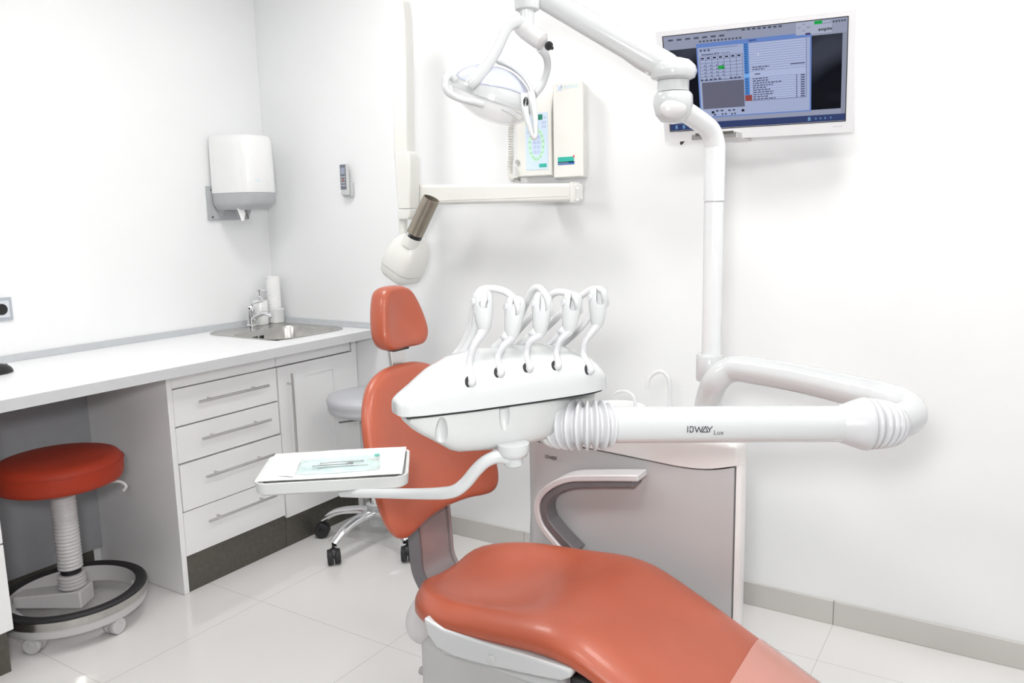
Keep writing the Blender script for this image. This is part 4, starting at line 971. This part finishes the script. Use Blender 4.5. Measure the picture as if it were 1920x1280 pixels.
MB().loft(rg_).build('elbow_bellows', M_bellow, dl, smooth=70)
el = crom([eend-etan*.01, eend+etan*.02, P(1699, 784, d=1.695), P(1703, 770, d=1.735), P(1688, 757, d=1.768), P(1655, 746, d=1.808), P(1640, 742.5, d=1.828)], 6)
MB().tube(el, [rT*1.02]*len(el), 28).build('elbow', M_white, dl)
N_ = 110; rads = []
for i in range(N_):
    t = i/(N_-1); ph = t*7.5; sw = abs(math.cos(math.pi*ph)); rads.append(.0375+.0150*sw**1.8*(1-.3*abs(t-.45))-(.006*(1-t/.08) if t < .08 else 0))
aw2 = (fw-fr_*fw.dot(fr_)).normalized()
rg_, hend, htan = fan(F1-fr_*.008-fw*.004, fr_, aw2, .100, math.radians(18), math.radians(-44), rads)
MB().loft(rg_).build('head_bellows', M_bellow, dl, smooth=70)
# lettering on the front arm
fax = (F0-F1).normalized(); tocam = (CAM-(F0+F1)/2); tocam = (tocam-fax*tocam.dot(fax)).normalized(); fup = fax.cross(tocam)*-1
if fup.z < 0: fup = -fup
def stroke_text(origin, xd, yd, zd, h, name, parent, m, curved=None, sub=True):
    # the wordmark drawn as strokes (unit height 1)
    G_ = [[(0, 0), (0, 1)], [(.42, .0), (.42, .32)], [(.42, .62), (.42, 1), (.78, 1), (.95, .85), (.95, .15), (.78, 0), (.42, 0)],
          [(1.25, 1), (1.6, 0), (1.95, .9), (2.3, 0), (2.65, 1)], [(2.55, 0), (3.1, 1), (3.55, 0), (2.55, 0)], [(3.4, 1), (3.85, .45), (4.3, 1)], [(3.85, .45), (3.85, 0)]]
    b = MB(); w = .085
    for st_ in G_:
        for (x0, y0), (x1, y1) in zip(st_, st_[1:]):
            p, q = Vector((x0, y0)), Vector((x1, y1)); d = (q-p).normalized(); nn = Vector((-d.y, d.x))*w; p -= d*w*.8; q += d*w*.8
            pts = [p+nn, q+nn, q-nn, p-nn]
            b.face([origin+xd*(a.x*h)+yd*(a.y*h)+zd*.0009 for a in pts])
    bmesh.ops.recalc_face_normals(b.b, faces=b.b.faces)
    return b.build(name, m, parent, smooth=0)
def on_tube(px, py):
    r = (fw + rt*((px-960)/FPX) - up*((py-640)/FPX)).normalized()
    # intersect ray with cylinder F1-F0
    oc = CAM-F1; a_ = r-fax*r.dot(fax); c_ = oc-fax*oc.dot(fax); A_ = a_.dot(a_); B_ = 2*a_.dot(c_); C_ = c_.dot(c_)-rT*rT
    t = (-B_-math.sqrt(max(B_*B_-4*A_*C_, 0)))/(2*A_); return CAM+r*t
o_ = on_tube(1289, 809.5); e_ = on_tube(1333, 809.5); t_ = on_tube(1289, 799); pn = on_tube(1311, 804)
cx = (F1+fax*(pn-F1).dot(fax)); zd = (pn-cx).normalized(); yd_ = fax.cross(zd); yd_ = yd_ if yd_.z > 0 else -yd_
o_ = o_+zd*.0006
stroke_text(o_, fax, yd_, zd, .0112, 'wordmark', dl, M_ink)
o2 = on_tube(1337, 814); txt('Lux', .0125, o2+zd*.0012, fax, yd_, M_ink, 'wordmark_suffix', dl, lift=.001, sx=1.1)

# head body
Ah = V(.51, .86, 0).normalized(); Bh = V(.86, -.51, 0).normalized()
H0 = P(765, 783, d=1.415)-V(0, 0, 0)
HL = .438
def hp_(a, b_, z): return H0+Ah*a+Bh*b_+V(0, 0, z)
def sup(a, f, bk, h, n=2.6, k=40, low=False, base=0, tilt=0):
    out = []
    for i in range(k+1):
        t = math.pi*i/k; c, s_ = math.cos(t), math.sin(t)
        bb = (c**(2/n) if c > 0 else -(-c)**(2/n)); zz = abs(s_)**(2/n)
        cb = (f+bk)/2; hb = (f-bk)/2
        out.append(hp_(a, cb+hb*bb, base+(-h*zz if low else h*zz)))
    return out
slope = 0.0
FB, BB = .0, -.235
# cover: stations (a, front, back, height)
ST = [(-.012, -.020, -.05, .022), (-.010, -.010, -.06, .030), (.0, .0, -.072, .036), (.03, .006, -.095, .050), (.07, .010, -.120, .074), (.12, .014, -.15, .090), (.18, .014, -.17, .097), (.25, .014, -.175, .097), (.32, .012, -.175, .093), (.37, .008, -.17, .084), (.405, .0, -.155, .068), (.43, -.014, -.14, .048), (.444, -.04, -.12, .030), (.447, -.06, -.10, .018)]
def stf(j): return [(s_[0], s_[j]) for s_ in ST]
b = MB(); rings = []
for k in range(49):
    t = k/48; a = -.012+.459*(t if 0 else (.5-.5*math.cos(math.pi*t))); f, bk, h = (interp(stf(j), a) for j in (1, 2, 3))
    # front wall lower part vertical then rounding over
    sec = []
    wl = .024
    cb, hb = (f+bk)/2, (f-bk)/2
    for i in range(37):
        th_ = math.pi*i/36; c, s_ = math.cos(th_), math.sin(th_)
        bb = math.copysign(abs(c)**(2/2.3), c); zz = abs(s_)**(2/2.3)
        sec.append(hp_(a, cb+hb*bb, min(wl, h*.4)+(h-min(wl, h*.4))*zz))
    sec = [hp_(a, f, .001)]+sec+[hp_(a, bk, .001)]
    rings.append(sec)
b.loft(rings); hcov = b.build('head_cover', M_white, dl, smooth=50)
# lower body
LB = [(.006, -.03, -.06, .008), (.010, -.015, -.07, .020), (.03, -.006, -.09, .040), (.06, -.002, -.12, .060), (.072, .002, -.13, .068), (.10, .003, -.15, .088), (.18, .003, -.16, .097), (.26, .002, -.165, .096), (.31, -.008, -.165, .094), (.36, -.028, -.16, .090), (.41, -.045, -.15, .076), (.432, -.058, -.13, .058), (.440, -.07, -.11, .04)]
b = MB(); rings = []
for k in range(41):
    a = .004+.436*(.5-.5*math.cos(math.pi*k/40)); f, bk, h = (interp([(s_[0], s_[j]) for s_ in LB], a) for j in (1, 2, 3))
    cb, hb = (f+bk)/2, (f-bk)/2; sec = [hp_(a, f, -.0015)]
    for i in range(25):
        th_ = math.pi*i/24; c, s_ = math.cos(th_), math.sin(th_)
        bb = math.copysign(abs(c)**(2/4.5), c); zz = abs(s_)**(2/4.5); sec.append(hp_(a, cb+hb*bb*(1-.10*zz), -h*.25-h*.75*zz))
    sec.append(hp_(a, bk, -.0015)); rings.append(sec)
b.loft(rings); hlow = b.build('head_body', M_whitem, dl, smooth=50)
ct = MB(); ct.ell(hp_(.064, .008, -.042), .013, .028, .036, Ah, Bh)
boolcut(hlow, ct)
ct = MB(); ct.ell(hp_(.190, .008, -.020), .012, .018, .036, Ah, Bh)
boolcut(hlow, ct)
MB().loft([[hp_(a_, interp([(q_[0], q_[1]) for q_ in ST], a_)-.006, z_) for a_ in [.0+.44*k/20 for k in range(21)]]+[hp_(.43, -.12, z_), hp_(.01, -.06, z_)] for z_ in (-.004, .004)]).build('joint_core', M_gapd, dl, smooth=0)
# flange toward bellows
b = MB(); b.lathe([(.030, -.004), (.046, .0), (.049, .006), (.047, .014), (.035, .05)], hend, -htan if htan.dot(fr_) > 0 else htan, n=36); b.build('bellows_flange', M_whitem, dl)
# hub under head and tray arm
hb_ = P(958, 842, d=1.52); b = MB(); b.lathe([(.016, -.032), (.018, -.030), (.018, -.016), (.026, -.012), (.030, -.004), (.031, .012)], P(962, 842, d=1.52), n=28); b.build('tray_hub', M_white, dl)
ta = crom([P(962, 861, d=1.52), P(935, 856, d=1.515), P(912, 864, d=1.515), P(893, 881, d=1.52), P(872, 906, d=1.53), P(850, 921, d=1.54), P(815, 925, d=1.56), P(745, 925, d=1.60), P(640, 924, d=1.66)], 8)
MB().tube(ta, [.0125 if i < 45 else .0125-.004*(i-45)/(len(ta)-45) for i in range(len(ta))], 18).build('tray_arm', M_white, dl)
# tray holder
ZTR = .895
T0 = P(473, 908, z=ZTR); T1 = P(752, 893, z=ZTR); T3 = P(517, 853, z=ZTR); 
tx = (T1-T0).normalized(); ty = V(-tx.y, tx.x, 0); tw = (T1-T0).length+.012; tl = abs((T3-T0).dot(ty))
def tp_(u, v, z): return T0+tx*u+ty*v+V(0, 0, z-T0.z)
def trr(u0, u1, v0, v1, r, z, n=6, bow=.0):
    out = []
    for cx_, cy_, a0_ in ((u1-r, v1-r, 0), (u0+r, v1-r, 90), (u0+r, v0+r, 180), (u1-r, v0+r, 270)):
        for k in range(n+1):
            a = math.radians(a0_+90*k/n); u = cx_+r*math.cos(a); v = cy_+r*math.sin(a)
            v2 = v-(bow*math.sin(math.pi*min(max((u-u0)/(u1-u0), 0), 1)) if v < (v0+v1)/2 else 0)
            out.append(tp_(u, v2, z))
    return out
b = MB(); b.loft([trr(.008, tw-.006, .008, tl-.006, .022, ZTR-.027, bow=.017), trr(.002, tw+.001, .002, tl, .025, ZTR-.022, bow=.018), trr(0, tw+.002, 0, tl+.002, .025, ZTR, bow=.018), trr(.006, tw-.004, .006, tl-.004, .022, ZTR, bow=.017), trr(.010, tw-.008, .010, tl-.008, .02, ZTR-.008, bow=.012)])
b.build('tray_holder', M_whitem, dl, smooth=45)
MB().cyl(tp_(tw*.5, tl*.35, ZTR-.041), tp_(tw*.5, tl*.35, ZTR-.0272), .017).build('tray_swivel', M_grylt, dl)
# metal tray, paper, pouch
tr = thing('instrument_tray', tp_(tw/2, tl/2, ZTR-.007), 'flat steel instrument tray lined with white paper on the tray holder', 'tray')
ZT2 = ZTR-.0075
b = MB(); b.loft([trr(.016, tw-.018, .014, tl-.014, .012, ZT2+.001), trr(.014, tw-.014, .012, tl-.012, .014, ZT2+.0085), trr(.011, tw-.011, .009, tl-.009, .014, ZT2+.009), trr(.014, tw-.014, .012, tl-.012, .014, ZT2+.0098), trr(.018, tw-.020, .016, tl-.016, .012, ZT2+.005)]); b.build('pan', M_steel, tr, smooth=40)
def sheet(name, corners, z0, m, parent, res=24, amp=.0012, th=.0007, lab=None, seed=1):
    b = MB(); vs = []
    import random as rd; r_ = rd.Random(seed); ph = [r_.uniform(0, 6.28) for _ in range(6)]
    c00, c10, c11, c01 = corners
    for j in range(res+1):
        row = []
        for i in range(res+1):
            u, v = i/res, j/res; p = c00*(1-u)*(1-v)+c10*u*(1-v)+c11*u*v+c01*(1-u)*v
            z = z0+amp*(math.sin(7*u+ph[0]+3*v)+math.sin(11*v+ph[1]-4*u)+.6*math.sin(19*u+ph[2]+13*v))*.5+amp*1.2
            row.append(b.b.verts.new(V(p.x, p.y, z)))
        vs.append(row)
    for j in range(res):
        for i in range(res): b.b.faces.new((vs[j][i], vs[j][i+1], vs[j+1][i+1], vs[j+1][i]))
    o = b.build(name, m, parent, smooth=60, solid=th, label=lab); return o
ZP = ZT2+.0108
sheet('paper_liner', [tp_(.008, .006, 0), tp_(tw-.010, .006, 0), tp_(tw-.006, tl+.004, 0), tp_(.010, tl-.002, 0)], ZP, M_paper, tr, amp=.0006, lab='white paper liner')
def onz(px, py, z): return P(px, py, z=z)
po = thing('sterilisation_pouch', onz(630, 870, ZP+.003), 'pale green see-through pouch holding instruments on the white paper', 'pouch')
zq = ZP+.0035
sheet('film', [onz(555, 891, zq), onz(713, 880, zq), onz(712, 849, zq), onz(566, 860, zq)], zq, M_foil, po, amp=.0016, seed=4)
sheet('paper_flap', [onz(521, 891, zq+.001), onz(551, 893, zq+.001), onz(564, 862, zq+.001), onz(538, 862, zq+.001)], zq+.0005, M_paper, po, amp=.0006, seed=5)
for (a_, e_, r_) in (((585, 873), (655, 868), .002), ((600, 868), (682, 862), .0016), ((595, 876), (690, 870), .0016)):
    b = MB(); p_, q_ = onz(*a_, zq+.004), onz(*e_, zq+.004); b.tube(crom([p_, p_.lerp(q_, .4)+V(0, 0, .001), q_]), r_, 8)
    if r_ > .0018: b.ell(q_, .009, .009, .0015)
    b.build('instrument', mat('dull_steel', (.22, .24, .24), .4, .6, noise=.05), po)
b = MB(); q_ = onz(707, 852, zq+.004); b.obox(q_, tx, ty, (0, 0, 1), .006, .005, .0003); b.build('indicator_mark', M_teal, po, smooth=0)
# five instrument holders with whip arms and hoses
M_slot = mat('holder_slot', (.30, .30, .32), .4, noise=.05)
WH = [  # base px, lower bend, top start, holder top, holder bottom
    ((884, 716), (880, 685), (888, 650), (904, 624), (904, 546), (908, 620), 1.475),
    ((938, 699), (933, 672), (943, 650), (958, 634), (968, 558), (959, 634), 1.505),
    ((992, 690), (987, 665), (992, 642), (1010, 628), (1018, 552), (1012, 628), 1.535),
    ((1045, 686), (1043, 662), (1050, 638), (1066, 622), (1075, 550), (1066, 624), 1.565),
    ((1105, 694), (1094, 665), (1098, 638), (1118, 612), (1122, 540), (1120, 612), 1.595)]
HZ = [ # hoses: list of (px,py,extra depth) starting at the notch
    [(906, 575, -.006), (910, 556, .0), (906, 545, .02), (896, 552, .05), (893, 580, .09), (888, 620, .12), (872, 655, .14), (850, 676, .145)],
    [(973, 585, -.006), (968, 566, .0), (950, 548, .02), (925, 541, .03), (900, 545, .05), (889, 570, .08), (882, 610, .11), (868, 645, .13), (845, 676, .14)],
    [(1030, 580, -.006), (1026, 558, .0), (1012, 540, .02), (998, 545, .04), (985, 572, .07), (972, 600, .10), (950, 630, .13), (905, 668, .15)],
    [(1084, 576, -.006), (1078, 558, .0), (1062, 549, .02), (1040, 549, .04), (1018, 570, .07), (990, 600, .10), (960, 632, .13), (925, 664, .15)],
    [(1134, 562, -.006), (1130, 545, .0), (1112, 542, .02), (1088, 556, .04), (1060, 580, .06), (1035, 605, .09), (1000, 635, .12), (950, 665, .15)]]
from mathutils.bvhtree import BVHTree
_o = ORG[hcov.name]
_bv = BVHTree.FromPolygons([v.co+_o for v in hcov.data.vertices], [tuple(p.vertices) for p in hcov.data.polygons])
def onto(px, py):
    r = (fw + rt*((px-960)/FPX) - up*((py-640)/FPX)).normalized(); h = _bv.ray_cast(CAM, r); return h[0], h[1]
for i, (p_b, p_l, p_m, p_t, ht, hb2, dd) in enumerate(WH):
    # dark socket slot + whip tube
    base, bn = onto(*p_b)
    if base is None: base, bn = P(*p_b, d=dd+.012), V(0, 0, 1)
    bd = (base-CAM).dot(fw)
    if bn.dot(CAM-base) < 0: bn = -bn
    wp_ = crom([base-bn*.015, base+bn*.004, P(*p_l, d=dd), P(*p_m, d=dd-.002), P(*p_t, d=dd-.002), P(hb2[0], hb2[1]-14, d=dd)], 8)
    wa = MB().tube(wp_, [.0078-.0012*min(1, k/16) if k < 24 else .0066+.0025*min(1, (k-24)/8) for k in range(len(wp_))], 16).build('whip_arm', M_bellow, dl)
    u_ = (rt-bn*rt.dot(bn)).normalized(); sl = MB(); sl.ell(base-u_*.006, .0068, .0105, .0014, u_, bn.cross(u_)); sl.build('socket_slot', M_gapd, dl)
    # holder
    t0, b0 = P(*ht, d=dd), P(*hb2, d=dd); axh = (t0-b0).normalized(); Lh = (t0-b0).length; uu = (rt-axh*rt.dot(axh)).normalized(); ww = axh.cross(uu)
    rings = []
    for s_, rx_, ry_ in ((-.06, .006, .006), (0, .009, .009), (.08, .0125, .0125), (.25, .0155, .016), (.5, .018, .019), (.72, .0195, .0205), (.88, .019, .020), (.96, .0172, .018), (1.02, .013, .013), (1.05, .006, .006)):
        c = b0+axh*Lh*s_+ww*.0; rings.append([c+uu*rx_*math.cos(2*math.pi*k/28)+ww*ry_*math.sin(2*math.pi*k/28) for k in range(28)])
    ho = MB().loft(rings).build('instrument_holder', M_white, wa, smooth=60)
    towc = ww if ww.dot(CAM-b0) > 0 else -ww
    nc = b0+axh*Lh*.66+uu*.0025; ru = .0082; ct = MB()
    prof_ = [nc+uu*ru*math.cos(a_)+axh*ru*math.sin(a_) for a_ in [math.pi+math.pi*k/10 for k in range(11)]]+[nc+uu*ru+axh*.06, nc-uu*ru+axh*.06]
    ct.prism([p-towc*.005 for p in prof_], towc*.05)
    boolcut(ho, ct)
    b = MB(); b.cyl(b0+axh*Lh*.74-uu*.016+towc*.008, b0+axh*Lh*.74-uu*.0205+towc*.010, .0065, n=16); b.build('pivot_cap', M_bellow, ho)
    hz = crom([P(HZ[i][0][0]+1, HZ[i][0][1]+9, d=dd+.012), P(HZ[i][0][0], HZ[i][0][1]-4, d=dd-.001)]+[P(u, v, d=dd+e) for u, v, e in HZ[i][1:]], 8)
    MB().tube(hz, [.0085-.0016*min(1, k/16) for k in range(len(hz))], 14).build('hose', M_hose, wa)
    if i in (1, 2, 3):
        q = P(hb2[0]-17, hb2[1]-8, d=dd); MB().tube([q, P(hb2[0]-4, hb2[1]+4, d=dd)], [.0085, .007], 14).build('clip', M_bellow, wa)
for pts_ in ([(1119, 566, 1.62), (1104, 596, 1.64), (1080, 624, 1.66), (1052, 648, 1.68), (1030, 664, 1.69)], [(1064, 606, 1.60), (1046, 628, 1.62), (1026, 646, 1.64), (1004, 662, 1.65)],
             [(1008, 612, 1.57), (990, 632, 1.59), (968, 650, 1.61), (944, 666, 1.62)], [(958, 622, 1.54), (940, 640, 1.56), (918, 660, 1.58), (898, 674, 1.59)]):
    MB().tube(crom([P(u, v, d=e) for u, v, e in pts_], 8), .0062, 14).build('hose', M_hose, dl)
# small print on the unit front
b0 = P(1023, 858, y=YU-.001)
stroke_text(b0, V(1, 0, 0), V(0, 0, 1), V(0, -1, 0), .0095, 'wordmark', un, M_ink)
txt('Lux', .008, P(1049, 864, y=YU-.001), (1, 0, 0), (0, 0, 1), M_inkg, 'wordmark_suffix', un, lift=.001)
